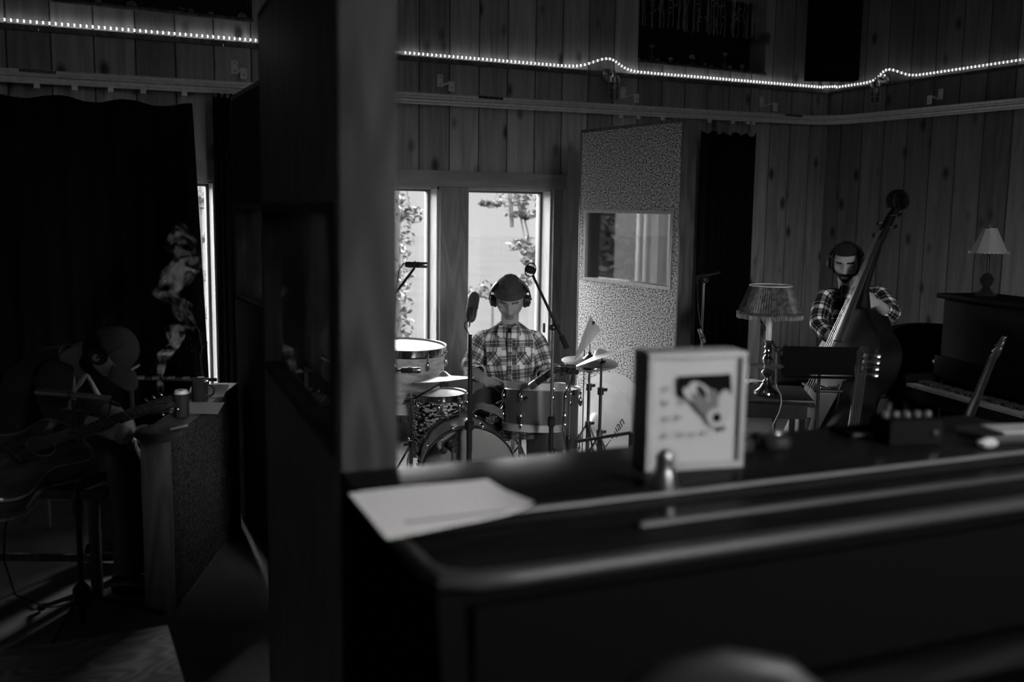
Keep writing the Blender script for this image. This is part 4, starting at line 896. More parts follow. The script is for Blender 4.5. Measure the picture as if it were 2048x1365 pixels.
def drum(C_, axis, R, H, shell, label, nl=8, hoop=None, headm=None, phase=.2, hh=.03, lugz=.32, both=True):
    """C_ centre of the bottom head, axis towards the top head"""
    hoop = hoop or M_chrome; headm = headm or M_head
    t_ = thing('drum', label, 'drum', frame(C_, axis))
    MB().lathe([(R-.006, .012), (R, .012), (R, H-.012), (R-.006, H-.012)], None, 64, cap=False).build('shell', shell, t_)
    MB().lathe([(0, H-.004), (R-.012, H-.002), (R+.001, H-.006), (R+.003, H-.016)], None, 64, cap=False).build('batter_head', headm, t_)
    MB().lathe([(R+.003, .016), (R+.001, .006), (R-.012, .003), (0, .004)], None, 64, cap=False).build('resonant_head', M_head, t_)
    for z0, s_ in ((H, 1), (0, -1)):
        MB().lathe([(R+.004, z0+s_*.006), (R+.010, z0+s_*.008), (R+.009, z0-s_*(hh-.006)), (R+.013, z0-s_*hh), (R+.004, z0-s_*hh), (R+.004, z0+s_*.006)], None, 64, cap=False).build('hoop', hoop, t_)
    for k in range(nl):
        a = phase+2*pi*k/nl; c_, s_ = cos(a), sin(a)
        for zt, sg in (((H-.03)-(H*lugz-.03)*.5, 1),)+((((.03)+(H*lugz-.03)*.5), -1),):
            g = MB(); T = Matrix.Translation((c_*(R+.012), s_*(R+.012), zt)) @ (Matrix.Rotation(pi, 4, 'X') if sg < 0 else Matrix.Identity(4))
            lug(g, H, T); g.box((c_*(R+.004), s_*(R+.004), zt-.0), (.014, .014, .02), None)
            lg = g.build('lug', M_chrome, t_)
            z1 = H-hh+.004 if sg > 0 else hh-.004
            g = MB().cyl((c_*(R+.013), s_*(R+.013), zt), (c_*(R+.013), s_*(R+.013), z1+sg*.024), .0028, n=8); g.box((c_*(R+.012), s_*(R+.012), z1+sg*.006), (.014, .014, .02), Matrix.Identity(4), .003); g.build('tension_rod', M_chrome, lg)
    return t_
def legs3(t_, top, r, z0=0, n=3, spread=.0, ph=.3, mbr=.006):
    """floor tom legs: t_ drum thing, world points"""
    for k in range(n):
        a = ph+2*pi*k/n; p = V(top.x+r*cos(a), top.y+r*sin(a), top.z)
        MB().tube([p+V(0, 0, .16), p, V(p.x+.02*cos(a), p.y+.02*sin(a), p.z-.06), V(p.x+.03*cos(a), p.y+.03*sin(a), .012)], mbr, 8).build('leg', M_chrome, t_, True)
# bass drum
hd = P(940, 945, 5.42); bax = (CAM-hd); bax.z = 0; bax = Matrix.Rotation(.12, 3, 'Z') @ bax.normalized(); hd.z = .272
bd = drum(hd-bax*.36, bax, .25, .36, mat('silver_sparkle_shell', .4, .3, .4, noise_amt=.3, noise_scale=90), 'bass drum with a grey front head facing the camera, below the rack tom', nl=10, phase=.05, headm=mat('grey_front_head', .22, .45), hh=.035, hoop=mat('dark_hoop', .04, .3), lugz=.3)
bd['label'] = 'bass drum with a grey front head, lying in front of the drummer'
for s_ in (-1, 1):
    q = hd-bax*.08+RT*s_*.24; MB().tube([q+V(0, 0, .0), q+RT*s_*.10+bax*.06+V(0, 0, -.262)], .008, 8).build('spur', M_chrome, bd, True)
# crest on the bass head and squiggle
q = hd+bax*.004+UP*.17
MB().prism([(0, -.014), (.012, 0), (.010, .01), (.004, .006), (0, .012), (-.004, .006), (-.010, .01), (-.012, 0)], .001, frame(q, bax)).build('head_emblem', M_blk, bd, True)
# rack tom
rt = P(1067, 858, 5.62); rax = (UP+FW*.14+RT*.02).normalized()
rk = drum(rt, rax, .163, .255, M_grey, 'grey rack tom with broad pale hoops in front of the drummer\'s hands', nl=6, hoop=M_hoop, phase=-2.55, hh=.034, lugz=.42)
MB().lathe([(.012, 0), (.012, .006), (.004, .012), (0, .012)], mat4(*basis(-FW), P(1052, 797, 5.45)), 14).build('badge', M_chrome, rk, True)
m_ = MB(); c0 = P(985, 832, 5.62); m_.cyl(c0-UP*.04, P(1012, 800, 5.66), .011, n=12).sphere(P(1012, 805, 5.66), .02, 12); m_.build('mount_arm', M_chrome, bd, True)
m_ = MB(); m_.cyl(V(c0.x, c0.y, .5), c0, .012, n=12).sphere(c0, .019, 12).box(V(c0.x, c0.y, .525), (.06, .06, .03), None, .006); m_.build('tom_post', M_chrome, bd, True)
# floor toms
ft = P(876, 905, 5.95); f_ = drum(V(ft.x, ft.y, ft.z), UP, .160, .36, M_spark, 'dark sparkle floor tom with a white head under the left cymbal', nl=8, phase=.1, lugz=.25); legs3(f_, V(ft.x, ft.y, ft.z), .172)
lt = P(806, 690, 6.12); lz = lt.z-.42; l_ = drum(V(lt.x, lt.y, lz), (UP+RT*.03-FW*.03).normalized(), .245, .42, M_pearl, 'large pale marbled drum cut off by the near post', nl=8, phase=-.9, lugz=.34, hh=.04)
legs3(l_, V(lt.x, lt.y, lz), .26, ph=.8)
sf = P(1122, 900, 6.1); s_ = drum(V(sf.x, sf.y, sf.z), UP, .10, .38, mat('smoky_shell', .12, .35), 'small smoky drum half hidden behind the rack tom at its right', nl=6, phase=.4, lugz=.3); legs3(s_, V(sf.x, sf.y, sf.z), .112)
# snare drum in front of the drummer, hidden mostly behind the rack tom
sn = P(1040, 862, 5.98); sd_ = thing('snare_stand', 'chrome snare drum stand under the rack tom', 'drum stand', V(sn.x, sn.y, 0))
MB().cyl((0, 0, .05), (0, 0, sn.z-.04), .011).build('tube', M_chrome, sd_)
for k in range(3):
    a = .5+2*pi*k/3; MB().tube([V(0, 0, .3), V(.22*cos(a), .22*sin(a), .012)], .008, 8).build('leg', M_chrome, sd_); MB().tube([V(0, 0, sn.z-.04), V(.13*cos(a), .13*sin(a), sn.z-.02), V(.175*cos(a), .175*sin(a), sn.z+.02)], .006, 8).build('basket_arm', M_chrome, sd_)
drum(sn, (UP-FW*.04).normalized(), .165, .13, M_chrome, 'chrome snare drum behind the rack tom over the drummer\'s knees', nl=8, phase=.2, lugz=.5, hh=.02)
# throne
st = P(1026, 830, 6.22); t_ = thing('drum_throne', 'round black drum stool under the drummer', 'stool', V(st.x, st.y, 0))
zs = P(1026, 822, 6.2).z-.02
MB().lathe([(0, zs-.08), (.15, zs-.08), (.165, zs-.06), (.165, zs-.03), (.14, zs-.015), (0, zs-.012)], None, 32).build('seat', M_blk, t_); MB().cyl((0, 0, .08), (0, 0, zs-.07), .014).build('post', M_chrome, t_)
for k in range(3): a = .9+2*pi*k/3; MB().tube([V(0, 0, .3), V(.24*cos(a), .24*sin(a), .012)], .01, 8).build('leg', M_chrome, t_)
# cloth on the bass drum
cq = P(962, 822, 5.55)
def cl(u, v):
    a, b = (u-.5)*.24, (v-.5)*.16; p = cq+RT*a+FW*b; h = hd.z+.25+.012+.06*exp(-((a-.02)/.07)**2)+.035*noise.noise(V(a*13, b*13, 2)); return V(p.x, p.y, h+.028)
tag(MB().grid(cl, 26, 18, .004).build('cloth', mat('grey_cloth', .16, .9)), 'crumpled grey cloth lying on top of the bass drum', 'cloth')
# sticks
def stick(a, b, label):
    d = (b-a).normalized(); L = .40; t_ = tag(MB().lathe([(.006, 0), (.0075, .01), (.0075, .28), (.004, .375), (.0055, .385), (.004, .397), (0, .40)], frame(a, d), 12).build('drumstick', mat('pale_hickory', .6, .5)), label, 'drumstick')
stick(D0(984, 754, 5.90), D0(1060, 792, 5.75), 'wooden drumstick in the drummer\'s hand at the left'); stick(D0(1090, 764, 5.93), D0(1040, 786, 5.80), 'wooden drumstick in the drummer\'s hand behind the close microphone')
# ------------------------------------------------------------------ cymbals and stands
def cymbal(C_, axis, R, label, m=None, name='cymbal'):
    m = m or M_brass; h = .055*R/.2
    pr = [(0, h), (.012, h), (R*.12, h*.86), (R*.21, h*.52), (R*.25, h*.42), (R*.6, h*.22), (R, 0)]; pr2 = [(r, z-.0018) for r, z in reversed(pr)]
    o = MB().lathe(pr+pr2, frame(C_, axis), 72, cap=False).build('cymbal', m, smooth=20); tag(o, label, 'cymbal'); return o
def tripod(t_, top, r=.24, h=.42, m=None, ph=.3):
    """legs of a stand at the thing's origin"""
    m = m or M_chrome
    for k in range(3):
        a = ph+2*pi*k/3; c_, s_ = cos(a), sin(a)
        l_ = MB().tube([V(.01*c_, .01*s_, h), V(r*.55*c_, r*.55*s_, h*.5), V(r*c_, r*s_, .015)], .0065, 8).build('leg', m, t_)
        MB().cyl((r*c_, r*s_, .0), (r*c_*.96, r*s_*.96, .03), .011, n=10).build('rubber_foot', M_rubber, l_)
        MB().tube([V(0, 0, .12), V(r*.55*c_, r*.55*s_, h*.5)], .004, 6).build('brace', m, t_)
def cstand(base, top, label, tip=None, name='cymbal_stand'):
    t_ = thing(name, label, 'cymbal stand', V(base.x, base.y, 0)); H = top.z
    MB().cyl((0, 0, .06), (0, 0, H*.52), .0125).build('lower_tube', M_chrome, t_); MB().cyl((0, 0, H*.5), (0, 0, H*.8), .0095).build('middle_tube', M_chrome, t_)
    for z in (H*.52, H*.8): c = MB().cyl((0, 0, z-.025), (0, 0, z+.015), .018).build('clamp', M_chrome, t_); MB().box((.03, 0, z), (.03, .006, .018), None, .002).build('wing_screw', M_chrome, c)
    tp = top-V(base.x, base.y, 0)
    MB().tube([V(0, 0, H*.78), V(0, 0, H*.84) if tip is None else V(0, 0, H*.98), tp], .007, 8).build('top_tube', M_chrome, t_)
    ax = (tip or UP); MB().cyl(tp-ax*.03, tp+ax*.05, .004, n=8).cyl(tp+ax*.025, tp+ax*.04, .010, n=10).build('spindle', M_blk, t_)
    MB().lathe([(.016, 0), (.016, .012), (0, .012)], frame(tp-ax*.02, ax), 14).build('felt', M_black, t_)
    tripod(t_, None); return t_
# left cymbal on a boom, seen edge on
lc = P(887, 760, 5.75); la = (UP-RT*.10+FW*.12).normalized(); cymbal(lc-la*.0, la, .178, 'pale cymbal seen nearly edge-on over the dark floor tom', mat('bright_bronze', .8, .3, .8))
lb = P(822, 800, 5.6); t_ = thing('cymbal_stand', 'chrome boom stand at the left edge holding the edge-on cymbal', 'cymbal stand', V(lb.x, lb.y, 0))
MB().cyl((0, 0, .06), (0, 0, lb.z*.6), .012).build('lower_tube', M_chrome, t_); MB().cyl((0, 0, lb.z*.58), (0, 0, lb.z), .009).build('upper_tube', M_chrome, t_)
for z in (lb.z*.6, lb.z-.005): c = MB().cyl((0, 0, z-.02), (0, 0, z+.02), .018).build('clamp', M_chrome, t_); MB().box((-.03, 0, z), (.03, .006, .018), None, .002).build('wing_screw', M_chrome, c)
b0 = V(lb.x, lb.y, 0); MB().tube([P(806, 808, 5.55)-b0, P(822, 800, 5.6)-b0, P(884, 766, 5.74)-b0], .0065, 8).build('boom_arm', M_chrome, t_)
MB().box(lc-la*.03-b0, (.05, .03, .022), None, .004).cyl(lc-la*.03-b0, lc+la*.045-b0, .004, n=8).cyl(lc+la*.03-b0, lc+la*.045-b0, .011, n=10).build('tilter', M_blk, t_); tripod(t_, None, r=.22, h=.36, ph=.1)
# hi-hat
hh = P(1179, 728, 5.95); ha = (UP-FW*.06+RT*.05).normalized()
cymbal(hh+ha*.012, ha, .170, 'upper hi-hat cymbal at the right of the drum kit'); c = cymbal(hh-ha*.012, Matrix.Rotation(pi, 3, RT) @ ha, .170, 'lower hi-hat cymbal at the right of the drum kit, facing the upper one')
t_ = cstand(V(hh.x, hh.y, 0), V(hh.x, hh.y, hh.z+.03), 'chrome hi-hat stand with a tall pull rod beside the woven panel', name='hi_hat_stand')
MB().cyl((0, 0, hh.z), (0, 0, P(1182, 688, 5.95).z), .003, n=6).build('pull_rod', M_chrome, t_); MB().box((.0, -.22, .02), (.08, .26, .015), Matrix.Rotation(-YAW, 4, 'Z')).build('foot_pedal', M_chrome, t_)
# ride
rc = P(1203, 716, 5.6); ra = (UP*.93-RT*.34+FW*.16).normalized(); cymbal(rc, ra, .19, 'large pale tilted cymbal in front of the hi-hat', mat('pale_bronze', .85, .5, .3))
cstand(V(rc.x, rc.y, 0)+RT*.0, rc-ra*.012, 'chrome stand carrying the large tilted cymbal', tip=ra)
# sheet of paper hanging from a clip on a wire stand
q = [P(1146, 722, 5.75), P(1176, 702, 5.72), P(1202, 660, 5.78), P(1178, 632, 5.85)]
pts = [P(1148, 722, 5.72), P(1171, 698, 5.75), P(1202, 661, 5.8), P(1180, 633, 5.84)]
def shf(u, v): a = pts[0].lerp(pts[1], u); b_ = pts[3].lerp(pts[2], u); return a.lerp(b_, v)+FW*(.012*sin(v*3)-.012*sin(u*3.1))
sht = tag(MB().grid(shf, 8, 10, .0006).build('paper_sheet', M_paper), 'white sheet of paper held up by a clip in front of the woven panel', 'paper')
t_ = thing('clip_stand', 'thin wire stand with a clip holding the white sheet above the hi-hat', 'stand', V(P(1186, 720, 5.9).x, P(1186, 720, 5.9).y, 0)); b0 = V(P(1186, 720, 5.9).x, P(1186, 720, 5.9).y, 0)+V(.01, .11, 0); t_.location = b0; MW[t_.name] = Matrix.Translation(b0)
MB().tube([V(0, 0, .02), V(0, 0, P(1186, 690, 5.95).z), P(1186, 665, 5.86)-b0, P(1187, 652, 5.82)-b0], .0035, 6).build('rod', M_blkm, t_); MB().lathe([(.09, 0), (.09, .012), (.02, .02), (0, .02)], None, 24).build('base', M_blkm, t_); MB().box(P(1187, 649, 5.815)-b0, (.014, .01, .035), None, .002).build('clip', M_blkm, t_)
# two white cymbals leaning against the woven panel
ex = (G2B-G2A).normalized(); nrm = -(UP.cross(ex)); nrm = nrm if nrm.dot(CAM-G2A) > 0 else -nrm
def pix(p):
    v = MC.transposed() @ (p-CAM); return 1024+FPX*v.x/-v.z, 682.5-FPX*v.y/-v.z
def lean(px, py, R, off, label, m):
    """disc standing on the floor, leaning back on the panel"""
    tilt = .16; best = min(range(0, 120), key=lambda k: abs(pix(G2A+ex*(k*.01)+nrm*(off+.0)+UP*R)[0]-px)); base = G2A+ex*(best*.01)+nrm*off; base.z = 0
    n2 = (nrm-FW*.45).normalized(); up = (UP*cos(tilt)-n2*sin(tilt)).normalized(); ax = (n2*cos(tilt)+UP*sin(tilt)).normalized(); C_ = base+up*R*1.0+UP*.004
    cc = cymbal(C_-ax*.03, ax, R, label, m); return C_, ax, up
M_wc = mat('pale_worn_bronze', .95, .5, .1, noise_amt=.1, noise_scale=7)
lean(1204, 840, .31, .17, 'pale cymbal leaning on the woven panel, the one behind', M_wc); C_, ax, up = lean(1184, 850, .28, .25, 'pale cymbal leaning on the woven panel, the front one with a black script logo', M_wc)
fc = [o for o in COL.objects if o.name.startswith('cymbal') and o.get('label', '').endswith('script logo')][0]
cu = bpy.data.curves.new('script_logo', 'FONT'); cu.body = 'Zildjian'; cu.size = .085; cu.extrude = .0004; cu.shear = .35
tmp = bpy.data.objects.new('tmp', cu); cu.materials.append(M_blk); lo = bpy.data.objects.new('script_logo', bpy.data.meshes.new_from_object(tmp)); COL.objects.link(lo); lo.parent = fc; bpy.data.objects.remove(tmp)
sx_ = UP.cross(ax).normalized(); e1 = (sx_*cos(.95)+up*sin(.95)).normalized(); e2 = ax.cross(e1).normalized(); lo.matrix_world = mat4(e1, e2, ax, C_-up*.17+sx_*.085-ax*.012)
# ------------------------------------------------------------------ microphones and stands
def mic_stand(base, H, label, m=None, r=.3, tri=True, rt=.011, h=.16, boom=None, ph=.4):
    m = m or M_blkm
    t_ = thing('microphone_stand', label, 'microphone stand', V(base.x, base.y, 0))
    if tri:
        for k in range(3):
            a = ph+2*pi*k/3; c_, s_ = cos(a), sin(a); l_ = MB().tube([V(.02*c_, .02*s_, h), V(r*c_, r*s_, .015)], .009, 8).build('leg', m, t_); MB().cyl((r*c_*.95, r*s_*.95, .018), (r*c_*1.03, r*s_*1.03, .012), .013, n=10).build('rubber_foot', M_rubber, l_)
        MB().lathe([(.02, h-.04), (.034, h-.02), (.034, h+.03), (.018, h+.05)], None, 20).build('hub', m, t_)
    else: MB().lathe([(0, 0), (.14, 0), (.14, .015), (.03, .03), (.02, .035)], None, 36).build('base', m, t_)
    MB().cyl((0, 0, .03), (0, 0, H*.55), rt).build('lower_tube', m, t_); MB().cyl((0, 0, H*.53), (0, 0, H), rt*.7).build('upper_tube', m if not boom else M_steel, t_)
    MB().lathe([(rt, H*.55-.04), (rt*1.7, H*.55-.03), (rt*1.7, H*.55+.01), (rt, H*.55+.02)], None, 16).build('clutch', m, t_)
    if boom:
        o = V(base.x, base.y, 0); a, b_ = boom; MB().tube([a-o, b_-o], .0075, 10).build('boom_arm', m, t_); d = (b_-a).normalized()
        MB().cyl(b_-o-d*.07, b_-o, .014, n=14).build('counterweight', M_rubber, t_); j = MB().sphere((0, 0, H), .02, 14).cyl((-.02, 0, H), (.03, 0, H), .014, n=14).build('joint', m, t_)
        MB().box((-.055, 0, H), (.006, .018, .05), None, .003).build('handle', m, j)
    return t_
def cable(pts, label, r=.003, m=None): return tag(MB().tube(pts, r, 6).build('cable', m or M_rubber), label, 'cable')
# ribbon microphone in front of the drummer
rm = P(945, 615, 5.2); sb = P(940, 700, 5.2)
t_ = mic_stand(sb, P(941, 668, 5.2).z, 'straight black stand of the big capsule microphone at the drummer\'s left', r=.28, rt=.015)
ma = (UP+RT*.16).normalized(); t_ = thing('microphone', 'large chrome pill-shaped ribbon microphone beside the drummer\'s head', 'microphone', frame(rm, ma))
MB().lathe([(0, -.082), (.012, -.080), (.022, -.070), (.028, -.052), (.029, -.035), (.029, .0)], None, 28, cap=False).build('lower_body', M_chrome, t_)
MB().lathe([(.0295, .0), (.0295, .045), (.026, .065), (.017, .079), (0, .084)], None, 28, cap=False).build('grille', mat('perforated_grille', .25, .35, .8, bump=1, bump_scale=500), t_)
MB().torus((0, 0, 0), .030, .0025, None, 28, 6).build('band', M_chrome, t_)
MB().cyl((-.045, 0, .0), (.045, 0, .0), .004, n=8).sphere((-.045, 0, 0), .008, 8).sphere((.045, 0, 0), .008, 8).build('pivot', M_blkm, t_)
g = MB().tube([V(-.033, 0, 0), V(-.038, 0, -.05), V(-.02, 0, -.095), V(0, 0, -.105), V(.02, 0, -.095), V(.036, 0, -.05), V(.033, 0, 0)], .0035, 8); g.build('yoke', M_chrome, t_)
cable([P(938, 640, 5.19), P(930, 646, 5.17), P(929, 655, 5.16), P(938, 668, 5.17), P(943, 700, 5.17), P(944, 800, 5.17), P(943, 905, 5.17)], 'black cable hanging from the chrome ribbon microphone down its stand')
# overhead condenser left
def small_mic(c, d, L, r, label, m=None, tip=True, name='microphone'):
    t_ = thing(name, label, 'microphone', frame(c, d)); MB().lathe([(0, -L/2), (r*.8, -L/2), (r, -L/2+.01), (r, L/2-.05), (r*1.0, L/2-.045)], None, 20).build('body', m or M_blk, t_)
    MB().lathe([(r*.96, L/2-.05), (r*1.02, L/2-.03), (r*1.02, L/2-.006), (r*.8, L/2), (0, L/2)], None, 20).build('grille', M_steel, t_); MB().torus((0, 0, -.01), r+.002, .004, None, 20, 6).build('clip', M_blkm, t_); return t_
small_mic(P(833, 530, 5.6), RT-UP*.02, .125, .017, 'dark side-address microphone seen in the left window pane')
osb = P(770, 600, 5.6)
t_ = mic_stand(osb, P(770, 620, 5.6).z, 'overhead boom stand hidden behind the near post holding the microphone at the left window', boom=(P(829, 536, 5.6), P(760, 628, 5.6)), r=.26)
cable([P(815, 530, 5.6), P(808, 526, 5.61), P(798, 540, 5.62), P(792, 580, 5.62), P(786, 700, 5.62), P(784, 880, 5.62)], 'thin cable looping down from the overhead microphone at the left window')
# boom microphone right
mb_ = P(1106, 662, 5.2)
mic_stand(mb_, P(1106, 655, 5.2).z, 'boom stand right of the drummer with the arm crossing the window frame', boom=(P(1066, 552, 5.24), P(1134, 697, 5.16)), r=.26, rt=.012)
t_ = thing('microphone', 'round microphone in a shock mount atop the boom right of the drummer', 'microphone', frame(P(1061, 540, 5.25), FW*-.6+RT*-.5+UP*.2))
MB().lathe([(0, -.03), (.018, -.028), (.021, -.01), (.021, .02), (.016, .03), (0, .033)], None, 24).build('body', M_blk, t_); MB().torus((0, 0, 0), .036, .003, None, 28, 8).build('shock_mount_ring', M_blkm, t_)
for k in range(4): a = pi/4+pi/2*k; MB().tube([V(.02*cos(a), .02*sin(a), .0), V(.036*cos(a), .036*sin(a), .0)], .0018, 6).build('elastic', M_steel, t_)
# close microphone over the rack tom from the right
sm = P(1098, 748, 5.35); small_mic(P(1085, 757, 5.32), (RT*-.72-UP*.55+FW*.1), .17, .019, 'black dynamic microphone pointing at the rack tom from the right')
small_mic(P(1128, 734, 5.36), RT*-1+UP*.03, .13, .013, 'slim black pencil microphone with a cable over the rack tom')
mic_stand(P(1140, 745, 5.4), P(1140, 742, 5.4).z, 'short black boom stand between the rack tom and the hi-hat', boom=(P(1096, 738, 5.36), P(1156, 745, 5.42)), r=.2, rt=.009, ph=1.2)
cable([P(1112, 734, 5.34), P(1140, 737, 5.33), P(1146, 748, 5.33), P(1141, 765, 5.34), P(1130, 790, 5.35), P(1125, 860, 5.35), P(1135, 905, 5.35)], 'black cable looping down beside the rack tom')
small_mic(P(822, 741, 5.5), RT*.98+UP*.02, .11, .016, 'black microphone poking out from behind the near post towards the pale drum'); mic_stand(P(780, 760, 5.5), P(780, 741, 5.5).z, 'black microphone stand hidden behind the near post', boom=(P(815, 741, 5.5), P(770, 741, 5.5)), r=.22)
# kick microphones
for px, py, lb in ((885, 895, 'left'), (905, 893, 'right')):
    t_ = thing('microphone', 'black kick drum microphone before the bass drum, the %s one of two' % lb, 'microphone', frame(P(px, py, 5.2), bax*-.9+UP*.1)); MB().lathe([(0, -.06), (.02, -.055), (.026, -.02), (.027, .04), (.02, .055), (0, .058)], None, 22).build('body', M_blk, t_); MB().torus((0, 0, .038), .0275, .002, None, 22, 6).build('ring', M_steel, t_)
ks = P(905, 900, 5.12); mic_stand(ks, P(905, 888, 5.12).z, 'short black stand of the kick drum microphones', r=.16, h=.1, rt=.01, boom=(P(884, 892, 5.16), P(915, 870, 5.14)))
# cymbal boom lying low at the right
t_ = thing('microphone_stand', 'low black boom stand crossing in front of the leaning cymbals', 'microphone stand', V(*(P(1262, 868, 5.5).xy), 0))
b0 = V(*(P(1262, 868, 5.5).xy), 0); MB().tube([P(1150, 884, 5.55)-b0, P(1262, 866, 5.5)-b0], .009, 10).build('boom_arm', M_blkm, t_); MB().cyl((0, 0, .02), (0, 0, P(1262, 866, 5.5).z), .012).build('lower_tube', M_blkm, t_)
MB().lathe([(0, 0), (.12, 0), (.12, .015), (.02, .03)], None, 30).build('base', M_blkm, t_)
# ================================================================== right side
def lamp_shade_pleated(t_, z0, z1, r0, r1, m, n=72):
    vs = []; fs = []; N = n*2
    for j, (z, r) in enumerate(((z0, r0), (z1, r1))):
        for i in range(N): a = 2*pi*i/N; rr_ = r*(1+.018*(-1)**i); vs.append((rr_*cos(a), rr_*sin(a), z))
    for i in range(N): k = (i+1) % N; fs.append((i, k, N+k, N+i))
    s_ = MB().add(vs, fs).build('lamp_shade', m, t_, smooth=0); q = s_.modifiers.new('t', 'SOLIDIFY'); q.thickness = .002; return s_
# side table
tb = onZ(1532, 785, .745); Td = 5.36
SM = mat4(V(.80, -.6, 0).normalized(), V(.6, .80, 0).normalized(), UP, V(tb.x, tb.y, 0))
t_ = thing('side_table', 'small square dark side table under the candlestick lamp', 'table', SM)
M_dt = wood_mat('dark_table_wood', .012, .4, spec=.3)
MB().box((.0, .07, .725), (.46, .46, .022), bev=.006).build('table_top', M_dt, t_)
MB().box((0, .07, .67), (.40, .40, .08)).build('apron', M_dt, t_)
for x in (-.18, .18):
    for y in (-.11, .25): MB().cyl((x, y, 0), (x, y, .66), .012, .018, 10).build('leg', M_dt, t_)
MB().box((0, .07, .18), (.38, .38, .018)).build('shelf', M_dt, t_)
LB = V(tb.x, tb.y, .7365)
t_ = thing('table_lamp', 'lamp with a dark pleated fringed shade on a turned silver candlestick', 'lamp', LB)
sc = .00268
prof = [(.062, 0), (.066, .004), (.064, .014), (.050, .022), (.036, .034), (.028, .050), (.018, .060), (.022, .068), (.012, .078), (.010, .09), (.026, .105), (.030, .118), (.022, .130), (.012, .138), (.014, .148)]
MB().lathe([(0, 0)]+prof, None, 32).build('foot', M_chrome, t_)
MB().lathe([(.014, .146), (.085, .149), (.088, .153), (.014, .155)], None, 36).build('drip_tray', M_steel, t_)
MB().lathe([(.012, .154), (.022, .17), (.027, .19), (.020, .205), (.013, .212), (.022, .222), (.016, .23), (.015, .245), (.022, .252), (.016, .26), (.016, .28), (.024, .285), (.024, .292), (.012, .292)], None, 32).build('stem', M_chrome, t_)
MB().cyl((0, 0, .29), (0, 0, .43), .0155, n=24).build('candle_tube', M_white, t_)
M_shade = mat('dark_pleated_silk', .09, .4, spec=.5, noise_amt=.9, noise_scale=40)  # mottled tone paints the speckled sheen of the silk
zs0 = P(1536, 626, 5.34).z-LB.z; zs1 = P(1536, 570, 5.34).z-LB.z
s_ = lamp_shade_pleated(t_, zs0, zs1, .168, .110, M_shade)
MB().torus((0, 0, zs1), .111, .004, None, 48, 8).build('top_ring', M_white, s_)
q = MB().lathe([(.166, zs0+.012), (.176, zs0+.006), (.172, zs0-.004), (.166, zs0)], None, 72, cap=False).build('trim_band', M_shade, s_)
g = MB()
for k in range(96): a = 2*pi*k/96; g.cyl((.171*cos(a), .171*sin(a), zs0), (.172*cos(a), .172*sin(a), zs0-.022-.004*random.random()), .0022, n=5)
fr = g.build('fringe', mat('beaded_fringe', .25, .3, spec=.8), s_); fr['kind'] = 'stuff'
MB().cyl((0, 0, .43), (0, 0, zs1), .004, n=8).build('harp', M_steel, t_)
for k in range(3): a = 2*pi*k/3; MB().tube([V(0, 0, zs1-.004), V(.11*cos(a), .11*sin(a), zs1)], .0018, 6).build('spoke', M_steel, s_)
cable([LB+V(.02, -.055, .06), P(1553, 775, 5.2), P(1562, 790, 5.18), P(1563, 805, 5.18), P(1558, 825, 5.2), P(1546, 850, 5.2), V(P(1545, 860, 5.2).x, P(1545, 860, 5.2).y, .3), V(P(1545, 860, 5.2).x, P(1545, 860, 5.2).y, .01)], 'pale flex of the candlestick lamp hanging off the side table', m=M_white)
t_ = tag(MB().box((0, 0, 0), (.12, .09, .004)).build('folded_card', M_paper), 'white folded card on the side table left of the lamp', 'card'); q = onZ(1500, 762, .7385); t_.matrix_world = camframe(q, .5)
# wooden crate
cq = onZ(1633, 858, .20); CM = Matrix.Translation(V(cq.x, cq.y, 0)) @ Matrix.Rotation(-YAW-.35, 4, 'Z')
t_ = thing('wooden_crate', 'worn upright wooden crate between the lamp table and the double bass', 'crate', CM)
ch = P(1640, 797, 5.9).z; M_cr = wood_mat('worn_crate_board', .28, .6, contrast=.35)
MB().box((0, .01, ch/2), (.02, .30, ch), bev=.002).build('side_board', M_cr, t_); MB().box((.13, .01, ch/2), (.02, .30, ch), bev=.002).build('side_board', M_cr, t_)
MB().box((.065, .01, ch+.008), (.15, .30, .016), bev=.002).build('top_board', M_cr, t_); MB().box((.065, -.13, ch/2), (.108, .016, ch-.02), bev=.002).build('front_board', M_cr, t_)
MB().box((.065, .01, .01), (.11, .28, .02)).build('bottom_board', M_cr, t_)
# music stand
mc = P(1642, 722, 5.5); t_ = thing('music_stand', 'wide black music stand desk in front of the bass player', 'music stand', camframe(V(mc.x, mc.y, 0)))
hz = mc.z; MB().box((0, 0, 0), (.43, .008, .16), Matrix.Translation((0, 0, hz)) @ Matrix.Rotation(.12, 4, 'X'), .003).build('desk', M_black, t_); MB().box((0, -.05, hz-.085), (.43, .05, .006)).build('ledge', M_black, t_)
MB().cyl((0, .02, .03), (0, .02, hz-.05), .01).build('post', M_blkm, t_)
for k in range(3): a = .5+2*pi*k/3; MB().tube([V(0, .02, .12), V(.22*cos(a), .02+.22*sin(a), .012)], .008, 8).build('leg', M_blkm, t_)
# pens on a box right of the crate
q = P(1676, 783, 5.6); t_ = thing('small_chest', 'small dark chest with loose pens on top, right of the lamp table', 'chest', camframe(V(q.x, q.y, 0)))
MB().box((0, .1, q.z/2), (.26, .24, q.z-.01), bev=.01).build('body', M_dt, t_); MB().box((0, .1, q.z+.002), (.28, .26, .014), bev=.004).build('lid', M_dt, t_)
for k, (x, a) in enumerate(((-.03, .3), (.02, -.1))): 
    m_ = camframe(V(q.x, q.y, q.z+.016)) @ Matrix.Translation((x, .03+.02*k, 0)) @ Matrix.Rotation(a, 4, 'Z') @ Matrix.Rotation(pi/2, 4, 'Y')
    o = MB().lathe([(0, -.07), (.0045, -.068), (.005, .05), (.001, .066), (0, .067)], None, 10).build('pen', M_steel); o.matrix_world = m_; tag(o, 'slim metal pen lying on the small dark chest, the %s one' % ('left', 'right')[k], 'pen')
